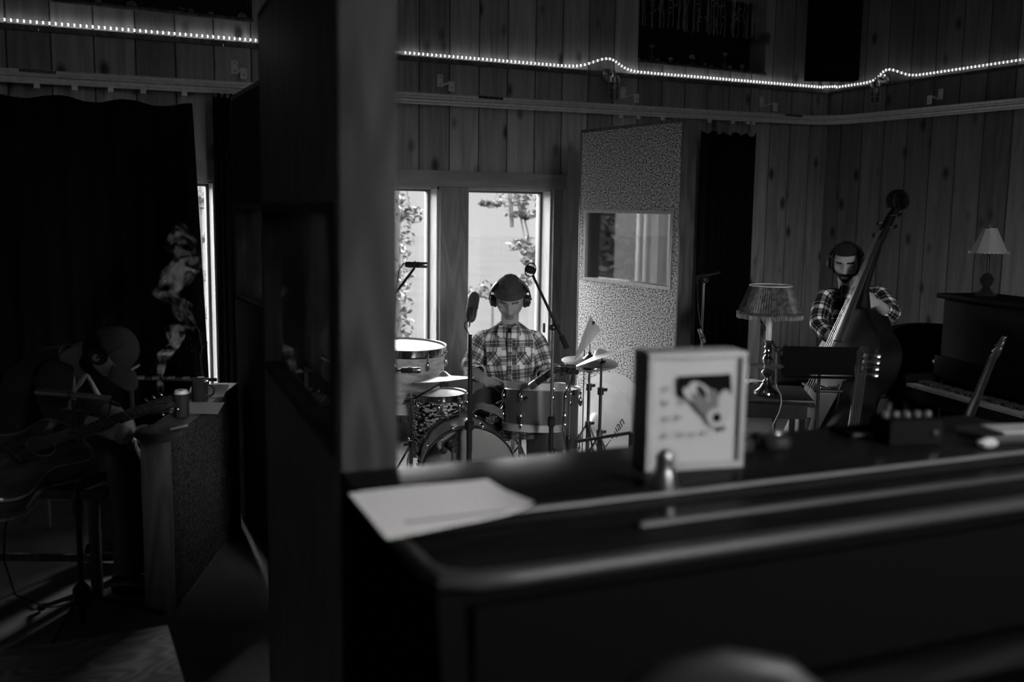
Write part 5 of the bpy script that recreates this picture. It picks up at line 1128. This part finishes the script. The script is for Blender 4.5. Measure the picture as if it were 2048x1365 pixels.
# ------------------------------------------------------------------ double bass
b0, b1 = P(1761, 480, 5.80), P(1690, 690, 5.72)      # nut, end of the fingerboard
ba = (b0-b1).normalized(); foot = b1-ba*((b1.z-.12)/ba.z)
bx_ = ba.cross(bf).normalized(); bx_ = bx_ if bx_.dot(RT) > 0 else -bx_; bz_ = bx_.cross(ba).normalized(); bz_ = bz_ if bz_.dot(bf) > 0 else -bz_
bz_ = (bz_*cos(.95)+bx_*sin(.95)*-1).normalized(); bx_ = ba.cross(bz_).normalized(); bx_ = bx_ if bx_.dot(RT) > 0 else -bx_
BM = mat4(bx_, ba, bz_, b0)      # local: x right, y up the neck, z out of the belly; origin at the nut
t_ = thing('double_bass', 'dark glossy double bass leaning against its player', 'double bass', BM)
M_bass = wood_mat('dark_varnish', .008, .55, coat=0, axis=1, spec=.2); M_ebony = mat('ebony', .03, .35, spec=.6)
def outline(s=1.0):
    half = [(0, -.40), (.03, -.40), (.06, -.43), (.12, -.50), (.20, -.565), (.245, -.64), (.25, -.72), (.225, -.80), (.175, -.86), (.165, -.93), (.185, -.985), (.24, -1.03), (.29, -1.12), (.315, -1.24), (.30, -1.36), (.24, -1.45), (.13, -1.495), (0, -1.505)]
    pts = []
    for i in range(len(half)-1):
        p0, p1, p2, p3 = [Vector(half[max(0, min(len(half)-1, i+k))]) for k in (-1, 0, 1, 2)]
        for k in range(4): u = k/4; pts.append(.5*((2*p1)+(p2-p0)*u+(2*p0-5*p1+4*p2-p3)*u*u+(3*p1-p0-3*p2+p3)*u**3))
    pts.append(Vector(half[-1])); pts = [(x*s, y) for x, y in pts]
    return pts+[(-x, y) for x, y in pts[-2:0:-1]]
ol = outline(); n_ = len(ol); vs = []; fs = []; cy = -.98
rings = [(.86, -.235), (.97, -.215), (1.0, -.195), (.985, -.18), (.985, -.045), (1.0, -.03), (.97, -.012), (.80, .005), (.4, .018), (.02, .022)]
rings = [(.02, -.25), (.6, -.245)]+rings
for s_, z in rings: vs += [(x*s_, cy+(y-cy)*s_, z-.0) for x, y in ol]
for j in range(len(rings)-1):
    for i in range(n_): k = (i+1) % n_; fs.append((j*n_+i, j*n_+k, (j+1)*n_+k, (j+1)*n_+i))
MB().add(vs, fs).build('body', M_bass, t_)
for s_ in (-1, 1): MB().tube([V(s_*x, y, z) for x, y, z in ((.085, -.86, .012), (.10, -.88, .014), (.10, -.93, .016), (.12, -1.0, .016), (.125, -1.05, .014), (.145, -1.07, .012))], .005, 6).build('sound_hole', M_void, t_)
MB().loft([V(0, .0, .005), V(0, -.30, .0), V(0, -.42, -.03)], [(.022, .02), (.028, .022), (.05, .05)], side=V(1, 0, 0), n=16).build('neck', M_bass, t_)
MB().loft([V(0, 0, .018), V(0, -.66, .058)], [(.021, .010), (.044, .014)], side=V(1, 0, 0), n=16).build('fingerboard', mat('worn_fingerboard', .05, .45, spec=.4), t_)
MB().loft([V(0, 0, 0), V(0, .08, -.004), V(0, .17, -.02), V(0, .215, -.035)], [(.023, .022), (.030, .026), (.026, .024), (.022, .022)], side=V(1, 0, 0), n=16).build('pegbox', M_bass, t_)
g = MB(); pts = []; rd = []
for k in range(34): a = -.6+k/33*2.1*2*pi; r = .062*(1-.82*k/33); pts.append(V(0, .262+r*sin(a-.4)*1.0, -.03+r*cos(a-.4))); rd.append((.034+.014*k/33, .017*(1-.4*k/33)))
g.loft(pts, rd, side=V(1, 0, 0), n=14); g.build('scroll', M_bass, t_)
for k in range(4):
    s_ = 1 if k % 2 else -1; y = .04+.038*k; tn = MB().cyl((0, y, .0), (s_*.065, y, -.005), .004, n=8).build('tuner', M_steel, t_); MB().sphere((s_*.08, y, -.006), (.02, .014, .006), 10).build('tuner_key', M_blkm, tn)
g = MB().prism([(-.07, 0), (-.06, .02), (-.035, .03), (-.045, .07), (-.04, .125), (.04, .125), (.045, .07), (.035, .03), (.06, .02), (.07, 0)], .012, Matrix.Translation((0, -1.06, .018)) @ Matrix.Rotation(pi/2, 4, 'X')); g.build('bridge', M_cr, t_)
MB().loft([V(0, -1.14, .10), V(0, -1.45, .05)], [(.055, .01), (.03, .01)], side=V(1, 0, 0), n=12).build('tailpiece', M_ebony, t_)
for k in range(4):
    x0, x1 = -.012+.008*k, -.033+.022*k; MB().tube([V(x0, .1, .01), V(x0, 0, .032), V(x1, -1.06, .145), V(x1, -1.16, .11)], .0016, 5).build('string', M_steel, t_)
MB().cyl((0, -1.50, -.1), (0, -1.50-(.14 if True else 0), -.1), .006, n=8).build('endpin', M_steel, t_)
# ------------------------------------------------------------------ bass guitar headstock in front
h0 = P(1733, 700, 4.5); n1 = P(1712, 852, 4.35); ga = (h0-n1).normalized(); gx = ga.cross(bf).normalized(); gx = gx if gx.dot(RT) > 0 else -gx; gz = gx.cross(ga); gz = gz if gz.dot(bf) > 0 else -gz
go = P(1722, 748, 4.46); L_ = go.z/ga.z
t_ = thing('bass_guitar', 'bass guitar standing upright, headstock with four big tuning keys beside the double bass', 'guitar', mat4(gx, ga, gz, go))
M_gd = wood_mat('dark_guitar_wood', .025, .35, coat=.3)
MB().prism([(-.022, -.02), (-.03, .03), (-.026, .075), (-.030, .11), (-.018, .135), (.01, .14), (.022, .125), (.018, .09), (.024, .0), (.022, -.02)], .014, None, -.010).build('headstock', M_gd, t_)
for k in range(4):
    y = .0+.032*k; tn = MB().cyl((-.0, y, .006), (.050, y+.004, .006), .0028, n=8).lathe([(.006, 0), (.0055, .016), (.003, .018)], Matrix.Translation((.0, y, .004)), 12).build('tuner', M_chrome, t_); MB().lathe([(.0, -.0025), (.011, -.002), (.014, 0), (.011, .002), (0, .0025)], Matrix.Translation((.058, y+.004, .006)) @ Matrix.Scale(1.25, 4, V(1, 0, 0)), 8).build('tuner_key', M_steel, tn)
bl_ = min(.82, L_-.42)
MB().loft([V(0, -.01, 0), V(0, -bl_, 0)], [(.020, .010), (.030, .012)], side=V(1, 0, 0), n=14).build('neck', M_gd, t_); MB().box((0, -bl_/2, .011), (.044, bl_, .006)).build('fingerboard', M_ebony, t_)
for k in range(4): MB().tube([V(-.014+.009*k, .1-.03*k, .012), V(-.014+.009*k, 0, .017), V(-.02+.0135*k, -bl_-.15, .026)], .0011, 4).build('string', M_steel, t_)
yb = -bl_; MB().prism([(-.03, yb+.06), (-.09, yb+.12), (-.15, yb+.08), (-.15, yb-.02), (-.12, yb-.08), (-.15, yb-.16), (-.17, yb-.26), (-.12, yb-.34), (0, yb-.36), (.12, yb-.34), (.17, yb-.26), (.15, yb-.16), (.12, yb-.08), (.14, yb-.0), (.12, yb+.06), (.06, yb+.05), (.03, yb-.02)], .04, None, -.03).build('body', M_lac, t_)
# ------------------------------------------------------------------ upright piano by the right wall
k0, k1 = V(4.90, 3.92, 0), V(4.58, 2.74, 0); ky = (k0-k1).normalized(); kx = ky.cross(UP)   # kx towards the wall side
kx = kx if kx.x > 0 else -kx; KL = (k0-k1).length; KM = mat4(kx, ky, UP, k1)
t_ = thing('upright_piano', 'dark upright piano with a strip of keys at the right, below the laced lamp', 'piano', KM); t_['label'] = 'dark upright piano by the right wall with its strip of white keys showing'
kz = .72; M_lac2 = mat('dull_black_lacquer', .006, .6, spec=.03)
MB().box((.02, KL/2, kz-.045), (.22, KL, .07), bev=.01).build('keybed', M_lac2, t_); MB().box((.32, KL/2, .62), (.30, KL, 1.20), bev=.012).build('case', M_lac2, t_)
MB().box((.31, KL/2, 1.235), (.36, KL+.04, .03), bev=.008).build('lid', M_lac2, t_); MB().box((.12, KL/2, kz+.10), (.02, KL-.06, .14), bev=.004).build('fallboard', M_lac2, t_)
for y in (.02, KL-.02): MB().box((.04, y, kz/2+.03), (.24, .04, kz+.06), bev=.008).build('cheek', M_lac2, t_)
nk = 44; kw = (KL-.12)/nk; M_key = mat('ivory_key', .22, .4)
wk = MB().box((-.02, .06+kw*.5, kz+.002), (.14, kw*.93, .018), None, .002).build('white_key', M_key, t_)
for k in range(1, nk): c = wk.copy(); COL.objects.link(c); c.parent = t_; c.location = (0, kw*k, 0)
bk = MB().box((.015, .06+kw, kz+.018), (.085, kw*.5, .018), None, .002).build('black_key', M_blk, t_)
for k in range(1, nk-1):
    if k % 7 in (2, 6): continue
    c = bk.copy(); COL.objects.link(c); c.parent = t_; c.location = (0, kw*k, 0)
# lamp on it
pl = KM @ V(.26, KL-.34, 1.2505)
for sc_ in range(1): pass
ray_ = P(1972, 520, 1)-CAM; dd = (V(pl.x, pl.y, 0)-V(CAM.x, CAM.y, 0)).length
q = P(1972, 560, 1); d_ = None
for dpt in [x*.02 for x in range(230, 330)]:
    q = P(1972, 575, dpt); l = KM.inverted() @ q
    if .12 < l.x < .42 and abs(l.x-.28) < .02: d_ = dpt
d_ = d_ or 5.6
q = P(1972, 575, d_); LB2 = V(q.x, q.y, 1.2505)
t_ = thing('table_lamp', 'lamp with a pale laced cone shade on the right upright piano', 'lamp', LB2)
zt_, zb_ = P(1972, 457, d_).z-1.2505, P(1972, 506, d_).z-1.2505
MB().lathe([(0, 0), (.055, 0), (.058, .01), (.03, .03), (.02, .05), (.035, .075), (.04, .095), (.025, .12), (.012, .13), (.010, zb_+.04)], None, 24).build('base', M_blkm, t_)
g = MB().lathe([(.105, zb_), (.038, zt_)], None, 10, cap=False); s_ = g.build('lamp_shade', mat('parchment_shade', .34, .8), t_, smooth=0); s_.modifiers.new('t', 'SOLIDIFY').thickness = .002
g = MB()
for k in range(30): a = 2*pi*k/30; g.cyl((.103*cos(a), .103*sin(a), zb_+.010), (.108*cos(a+.05), .108*sin(a+.05), zb_-.003), .0018, n=5)
l_ = g.build('lacing', M_paper, s_); l_['kind'] = 'stuff'; MB().torus((0, 0, zt_), .038, .002, None, 20, 6).build('top_ring', M_steel, s_); MB().cyl((0, 0, zb_), (0, 0, zt_+.012), .004, n=8).sphere((0, 0, zt_+.016), .007, 8).build('finial_rod', M_steel, t_)
# dark armchair and tin mug
q = P(1855, 720, 6.6); AM = camframe(V(q.x, q.y, 0), -.5); t_ = thing('armchair', 'dark round-backed armchair between the double bass and the right piano', 'armchair', AM)
hb = P(1850, 655, 6.6).z
def bk_(u, v): a = (u-.5)*2.4; z = .35+(hb-.35)*v*(1-.18*abs(2*u-1)**2.5); return V(.33*sin(a), .28*cos(a)-.05, z)
MB().grid(bk_, 20, 10, .10).build('backrest', M_black, t_); MB().box((0, 0, .32), (.52, .5, .18), bev=.05).build('seat', M_black, t_)
for x in (-.22, .22):
    for y in (-.2, .2): MB().cyl((x, y, 0), (x, y, .24), .016, .022, 10).build('leg', M_dt, t_)
q = P(1907, 721, 6.3); t_ = thing('small_stool', 'dark stand holding the tin mug left of the right piano', 'stool', V(q.x, q.y, 0))
MB().lathe([(0, q.z-.03), (.12, q.z-.03), (.125, q.z-.015), (.12, q.z-.001), (0, q.z-.001)], None, 30).build('seat', M_dt, t_)
for k in range(3): a = .3+2*pi*k/3; MB().cyl((.15*cos(a), .15*sin(a), 0), (.08*cos(a), .08*sin(a), q.z-.03), .012, n=10).build('leg', M_dt, t_)
t_ = thing('mug', 'dark tin mug with a pale rim on the dark stand by the right piano', 'mug', q)
MB().lathe([(0, 0), (.042, 0), (.046, .004), (.047, .088), (.044, .088), (.042, .008), (0, .006)], None, 32, cap=False).build('body', mat('dark_enamel', .03, .4), t_); MB().torus((0, 0, .089), .046, .0025, None, 32, 8).build('rim', M_white, t_)
MB().torus((0, 0, 0), .026, .004, Matrix.Translation((.05, 0, .045)) @ Matrix.Rotation(pi/2, 4, 'X'), 20, 6, -pi/2, pi/2).build('handle', bpy.data.materials['dark_enamel'], t_)
# electric guitar leaning in front of the piano
h0 = P(2001, 683, 4.75); n1 = P(1930, 860, 4.35); ga = (h0-n1).normalized(); gx = ga.cross((bf*.35-RT*.94).normalized()).normalized(); gx = gx if gx.dot(RT) > 0 else -gx; gz = gx.cross(ga); gz = gz if gz.dot(bf) > 0 else -gz
go = P(1988, 716, 4.67); gz = gx.cross(ga)
def guitar(name, label, Mg, bodyz=0, S=1.0, six=3, body='solid', wood=None, neckL=.60):
    t_ = thing(name, label, 'guitar', Mg); wood = wood or M_gd
    MB().prism([(-.022, -.02), (-.036, .02), (-.030, .13), (-.010, .165), (.010, .165), (.030, .13), (.036, .02), (.022, -.02)], .013, None, -.010).build('headstock', wood, t_)
    for s_ in (-1, 1):
        for k in range(3):
            y = .025+.042*k; tn = MB().cyl((s_*.02, y, 0), (s_*.045, y, 0), .0025, n=8).cyl((s_*.018, y, 0), (s_*.018, y, .014), .004, n=8).build('tuner', M_chrome, t_); MB().sphere((s_*.053, y, 0), (.010, .007, .004), 10).build('tuner_key', M_chrome, tn)
    MB().loft([V(0, -.01, 0), V(0, -neckL, 0)], [(.021, .011), (.028, .014)], side=V(1, 0, 0), n=14).build('neck', wood, t_); MB().box((0, -neckL/2, .011), (.046, neckL, .006)).build('fingerboard', M_ebony, t_)
    for k in range(12): y = -.64*(1-2**(-(k+1)/12)); MB().box((0, y, .0145), (.045, .002, .002)).build('fret', M_steel, t_)
    for k in range(6): MB().tube([V(-.017+.0068*k, .03+.02*(k % 3), .012), V(-.017+.0068*k, 0, .017), V(-.026+.0104*k, -neckL-.2, .024)], .0009, 4).build('string', M_steel, t_)
    yb = -neckL; hw, dp_ = (.175, .10) if body != 'solid' else (.165, .04)
    half = [(0, yb+.03), (.08, yb+.03), (.13, yb-.02), (.70*hw, yb-.08), (.62*hw, yb-.16), (.75*hw, yb-.23), (hw, yb-.32), (.93*hw, yb-.41), (.55*hw, yb-.465), (0, yb-.48)]
    pts = []
    for i in range(len(half)-1):
        p0, p1, p2, p3 = [Vector(half[max(0, min(len(half)-1, i+k))]) for k in (-1, 0, 1, 2)]
        for k in range(4): u = k/4; pts.append(.5*((2*p1)+(p2-p0)*u+(2*p0-5*p1+4*p2-p3)*u*u+(3*p1-p0-3*p2+p3)*u**3))
    pts.append(Vector(half[-1])); ol = [(x, y) for x, y in pts]+[(-x, y) for x, y in pts[-2:0:-1]]; n_ = len(ol); vs = []; fs = []; cy = yb-.24
    R_ = [(.02, -dp_), (.9, -dp_), (1, -dp_+.01), (1, -.006), (.97, 0), (.5, .006 if body == 'arch' else 0), (.02, .012 if body == 'arch' else 0)]
    for s_, z in R_: vs += [(x*s_, cy+(y-cy)*s_, z) for x, y in ol]
    for j in range(len(R_)-1):
        for i in range(n_): k = (i+1) % n_; fs.append((j*n_+i, j*n_+k, (j+1)*n_+k, (j+1)*n_+i))
    bo = MB().add(vs, fs).build('body', M_lac if body == 'solid' else wood_mat('dark_sunburst_top', .05, .2, coat=.7, axis=1), t_)
    for z in (0, -dp_): MB().loft([V(x, y, z-.003) for x, y in ol], [.003]*n_, n=6, closed=True).build('binding', M_trim if body != 'solid' else M_blk, bo)
    MB().box((0, yb-.26, .014), (.09, .012, .016), bev=.003).build('bridge', M_ebony if body != 'solid' else M_chrome, t_)
    if body == 'solid':
        for y in (-.1, -.2): MB().box((0, yb+y, .006), (.08, .03, .012), bev=.003).build('pickup', M_chrome, t_)
    else:
        MB().torus((0, yb-.14, .008), .05, .003, None, 32, 6).build('sound_hole_ring', M_trim, t_); MB().lathe([(0, 0), (.05, 0), (.05, .001), (0, .001)], Matrix.Translation((0, yb-.14, .009)), 32).build('sound_hole', M_void, t_)
    return t_
guitar('electric_guitar', 'electric guitar leaning in the dark before the right piano, headstock with chrome tuners', mat4(gx, ga, gz, go), neckL=.62)
# microphone boom faintly seen against the right black curtain
q = P(1405, 640, 6.3); t_ = mic_stand(q, P(1405, 560, 6.3).z, 'dark microphone boom stand standing before the right black curtain', boom=(P(1440, 545, 6.35), P(1393, 556, 6.28)), r=.24)
small_mic(P(1404, 672, 5.9), (UP*.9-RT*.35), .09, .014, 'small microphone with a chrome ring hanging beside the woven panel edge', m=M_steel)
cable([P(1394, 557, 6.26), P(1396, 600, 6.1), P(1398, 630, 5.95), P(1404, 660, 5.9), P(1408, 700, 5.9)], 'cable running down to the small microphone beside the woven panel edge')
q = P(1555, 700, 5.9); mic_stand(q, P(1555, 700, 5.9).z, 'dark boom stand in the gloom right of the candlestick lamp', boom=(P(1516, 632, 5.95), P(1572, 735, 5.85)), r=.22)
# ================================================================== left side, around the guitarist
gn, gb = GP(318, 812, 4.2), GP(245, 832, 4.12)
ga = (P(322, 806, 4.35)-P(215, 845, 4.1)).normalized(); gz = (-FW*.78+UP*.5); gz = (gz-ga*gz.dot(ga)).normalized(); gx = ga.cross(gz).normalized()
guitar('acoustic_guitar', 'acoustic guitar with pale binding held across the guitarist\'s lap', mat4(gx, ga, gz, P(300, 817, 4.24)), body='arch', neckL=.40)
# second guitar upright behind the low panel
ga = (P(391, 668, 6.1)-P(401, 752, 6.05)).normalized(); gz = (-FW*.9-RT*.5); gz = (gz-ga*gz.dot(ga)).normalized(); gx = ga.cross(gz).normalized()
go = P(396, 706, 6.1); guitar('acoustic_guitar', 'second acoustic guitar standing upright before the narrow window, headstock against the light', mat4(gx, ga, gz, go), body='arch', neckL=.50)
t_ = thing('guitar_stand', 'dark stand carrying the upright guitar near the narrow window', 'guitar stand', V(go.x, go.y+.12, 0)); hb_ = go.z-1.02
MB().box((0, -.12, max(.12, hb_-.0)), (.3, .16, .03), bev=.006).build('cradle', M_blkm, t_)
for x in (-.14, .14): MB().cyl((x, -.17, 0), (x*.8, -.05, max(.12, hb_)), .01).build('leg', M_blkm, t_)
MB().cyl((0, .12, 0), (0, -.02, max(.12, hb_)), .01).build('rear_leg', M_blkm, t_)
# pencil microphone on a tripod in front
TP = V(.385, 4.25, 0); tp = P(160, 1155, 4.05)
tb_ = V(P(155, 1000, 3.95).x, P(155, 1000, 3.95).y, 0)
t_ = mic_stand(tb_, P(140, 800, 3.9).z, 'black tripod microphone stand in front of the guitarist', r=.30, h=.14, rt=.012, ph=-.05)
small_mic(P(146, 791, 3.9), (RT-UP*.085), .295, .0125, 'long slim metal microphone in front of the guitarist', m=M_steel)
cable([P(222, 797, 3.9), P(221, 812, 3.9), P(217, 830, 3.92), P(180, 850, 3.95), P(160, 900, 3.95), P(158, 1000, 3.95), P(160, 1130, 3.98)], 'cable drooping from the long slim microphone down its stand')
cable([P(60, 935, 4.1), P(40, 965, 4.1), P(22, 1010, 4.1), P(10, 1060, 4.08), P(8, 1120, 4.05), onZ(30, 1190, .01), onZ(80, 1210, .01), onZ(160, 1198, .01), onZ(240, 1165, .01)], 'black guitar cable hanging from the guitar to the floor at the far left', .004)
# boom with striped segments
def seg(a, b, n, t_):
    for k in range(n):
        p, q_ = a.lerp(b, k/n), a.lerp(b, (k+.45)/n); MB().cyl(p, q_, .0115, n=12).build('pale_sleeve', M_steel, t_)
t_ = thing('boom_pole', 'horizontal black pole with shiny metal sleeves right of the guitarist\'s cap', 'pole', V(P(262, 755, 5.0).x, P(262, 755, 5.0).y, 0)); MW_ = MW[t_.name]; inv = MW_.inverted()
A_, B_ = inv @ P(248, 757, 4.98), inv @ P(434, 760, 5.05); MB().cyl(A_, B_, .0095, n=12).build('tube', M_blkm, t_); seg(inv @ P(275, 756, 4.99), inv @ P(425, 759, 5.05), 5, t_)
pz = (inv @ P(262, 755, 4.985)).z; MB().cyl((0, 0, .02), (0, 0, pz+.01), .01).build('upright', M_blkm, t_); MB().lathe([(0, 0), (.13, 0), (.13, .015), (.02, .03)], None, 30).build('base', M_blkm, t_)
# things on the low panel: mug, can, papers, ashtray
GZ = HG+.0005
def on_g(px, py, rz=0): return camframe(onZ(px, py, GZ), rz)
def sheet(name, pts_, z, label, m=M_paper):
    P_ = [onZ(x, y, GZ+z) for x, y in pts_]; f = lambda u, v: P_[0].lerp(P_[1], u).lerp(P_[3].lerp(P_[2], u), v); return tag(MB().grid(f, 2, 2, -.0012).build(name, m), label, 'paper')
sheet('paper_sheet', [(322, 826), (435, 829), (449, 806), (345, 805)], .002, 'white sheet of paper under the drink can on the low panel')
sheet('paper_sheet', [(372, 797), (447, 794), (457, 770), (385, 768)], .0036, 'white sheet of paper behind the mug at the far end of the low panel')
t_ = thing('mug', 'glossy dark mug with a handle on the low panel beside the drink can', 'mug', on_g(400, 803))
MB().lathe([(0, 0), (.036, 0), (.038, .003), (.038, .098), (.0355, .098), (.034, .006), (0, .006)], None, 36, cap=False).build('body', mat('dark_glazed_mug', .03, .12, spec=.8), t_)
MB().torus((0, 0, 0), .027, .005, Matrix.Translation((.041, 0, .052)) @ Matrix.Rotation(pi/2, 4, 'X'), 24, 8, -pi/2, pi/2).build('handle', bpy.data.materials['dark_glazed_mug'], t_)
t_ = thing('drink_can', 'aluminium drink can with a dark label on the low panel', 'can', on_g(364, 836))
MB().lathe([(.024, 0), (.033, .008), (.033, .108)], None, 36).build('body', mat('dark_can_print', .06, .3, .4), t_); MB().lathe([(.033, .108), (.027, .120), (.027, .123), (.025, .121), (0, .120)], None, 36).build('top', M_alu, t_)
q = MB().torus((0, 0, 0), .008, .0015, Matrix.Translation((0, -.004, .1225)), 14, 5).build('pull_tab', M_chrome, t_)
t_ = thing('ashtray', 'round dark ashtray on the near end of the low panel, trailing smoke', 'ashtray', on_g(318, 878))
MB().lathe([(0, 0), (.075, 0), (.088, .01), (.090, .034), (.084, .038), (.074, .030), (.066, .012), (0, .010)], None, 48, cap=False).build('dish', mat('stone_ashtray', .10, .4), t_)
t_ = tag(MB().cyl(t_.matrix_world @ V(.04, .02, .034), t_.matrix_world @ V(.10, .05, .046), .0042, n=10).build('cigarette', M_paper), 'white cigarette resting on the ashtray rim', 'cigarette')
# smoke above
M_smk = bpy.data.materials.new('thin_smoke'); M_smk.use_nodes = True; t = M_smk.node_tree; t.nodes.remove(t.nodes['Principled BSDF']); tr = t.nodes.new('ShaderNodeBsdfTransparent'); df = t.nodes.new('ShaderNodeBsdfTranslucent'); d2 = t.nodes.new('ShaderNodeBsdfDiffuse'); mx = t.nodes.new('ShaderNodeMixShader'); mx2 = t.nodes.new('ShaderNodeMixShader')
tc = t.nodes.new('ShaderNodeTexCoord'); no = t.nodes.new('ShaderNodeTexNoise'); no.inputs['Scale'].default_value = 9; no.inputs['Detail'].default_value = 4; no.inputs['Distortion'].default_value = 2; t.links.new(tc.outputs['Object'], no.inputs['Vector'])
rm_ = t.nodes.new('ShaderNodeMapRange'); rm_.inputs[1].default_value = .48; rm_.inputs[2].default_value = .78; rm_.inputs[3].default_value = 0; rm_.inputs[4].default_value = .35; t.links.new(no.outputs[0], rm_.inputs[0])
t.links.new(df.outputs[0], mx2.inputs[1]); t.links.new(d2.outputs[0], mx2.inputs[2]); t.links.new(rm_.outputs[0], mx.inputs[0]); t.links.new(tr.outputs[0], mx.inputs[1]); t.links.new(mx2.outputs[0], mx.inputs[2]); t.links.new(mx.outputs[0], t.nodes['Material Output'].inputs[0])
g = MB()
sp_ = [(325, 862), (322, 800), (322, 750), (330, 710), (345, 690), (350, 660), (375, 650), (360, 610), (330, 590), (350, 560), (375, 520), (355, 500), (370, 470)]
for w_ in range(5):
    pts = [P(x+random.uniform(-9, 9)*min(1, i/4), y, 4.5+.05*i+random.uniform(-.03, .03)) for i, (x, y) in enumerate(sp_)]
    g.loft(pts, [(.006+.006*i, .002+.002*i) for i in range(len(pts))], n=10, jit=.015, cap=False)
s_ = g.build('smoke', M_smk); tag(s_, 'wisps of cigarette smoke rising in front of the left black curtain', 'smoke', kind='stuff')
# bench and stool of the guitarist
q = V(P(75, 960, 4.4).x, P(75, 960, 4.4).y, 0); t_ = thing('bench', 'dark wooden bench the guitarist sits on', 'bench', camframe(q)); bz2 = P(75, 968, 4.4).z
MB().box((0, .0, bz2), (.72, .34, .045), bev=.012).build('seat', M_dkwood, t_)
for x in (-.30, .30):
    for y in (-.13, .13): MB().box((x, y, bz2/2-.01), (.04, .04, bz2-.02), bev=.004).build('leg', M_dkwood, t_)
MB().box((0, -.13, .18), (.58, .02, .03)).build('stretcher', M_dkwood, t_)
q = onZ(95, 1055, 0); t_ = thing('folding_easel', 'pale wooden leg brace of a folding stand far behind the bench', 'stand', camframe(q))
MB().box((0, 0, .14), (.035, .03, .28), bev=.003).build('leg', M_jamb, t_); MB().beam(V(-.13, .02, .02), V(-.005, .02, .17), .018, .02, up=V(0, 1, 0)).build('brace', M_steel, t_); MB().box((-.02, 0, .15), (.28, .008, .008)).build('crossbar', M_steel, t_)
# plywood panel at the bottom left, in front of the floor
M_ply = bpy.data.materials.new('plywood_grain'); M_ply.use_nodes = True; t = M_ply.node_tree; b = t.nodes['Principled BSDF']; tc = t.nodes.new('ShaderNodeTexCoord'); mp = t.nodes.new('ShaderNodeMapping'); mp.inputs['Scale'].default_value = (2.0, 5.5, 1); t.links.new(tc.outputs['Object'], mp.inputs[0])
no = t.nodes.new('ShaderNodeTexNoise'); no.inputs['Scale'].default_value = 1.0; no.inputs['Detail'].default_value = 1.5; t.links.new(mp.outputs[0], no.inputs['Vector']); w = mathn(t, 'SINE', mathn(t, 'MULTIPLY', no.outputs[0], 110)); r = t.nodes.new('ShaderNodeMapRange'); r.inputs[1].default_value = -1; r.inputs[3].default_value = .12; r.inputs[4].default_value = .30; t.links.new(w, r.inputs[0]); t.links.new(r.outputs[0], b.inputs['Base Color']); b.inputs['Roughness'].default_value = .5
pa, pb_ = onZ(335, 1251, .35), onZ(0, 1303, .35); ex_ = (pa-pb_); ex_.z = 0; LL = ex_.length; ex_.normalize(); ey_ = UP.cross(ex_)
t_ = thing('plywood_box', 'low box with a boldly grained plywood top at the bottom left corner', 'box', mat4(ex_, ey_, UP, V(pa.x, pa.y, 0)))
MB().box((-.35, -.30, .34), (.70, .60, .02), bev=.002).build('top_board', M_ply, t_)
for c_, s_ in (((-.01, -.30, .165), (.018, .58, .33)), ((-.69, -.30, .165), (.018, .58, .33)), ((-.35, -.012, .165), (.66, .018, .33)), ((-.35, -.588, .165), (.66, .018, .33))): MB().box(c_, s_).build('side_board', M_ply, t_)
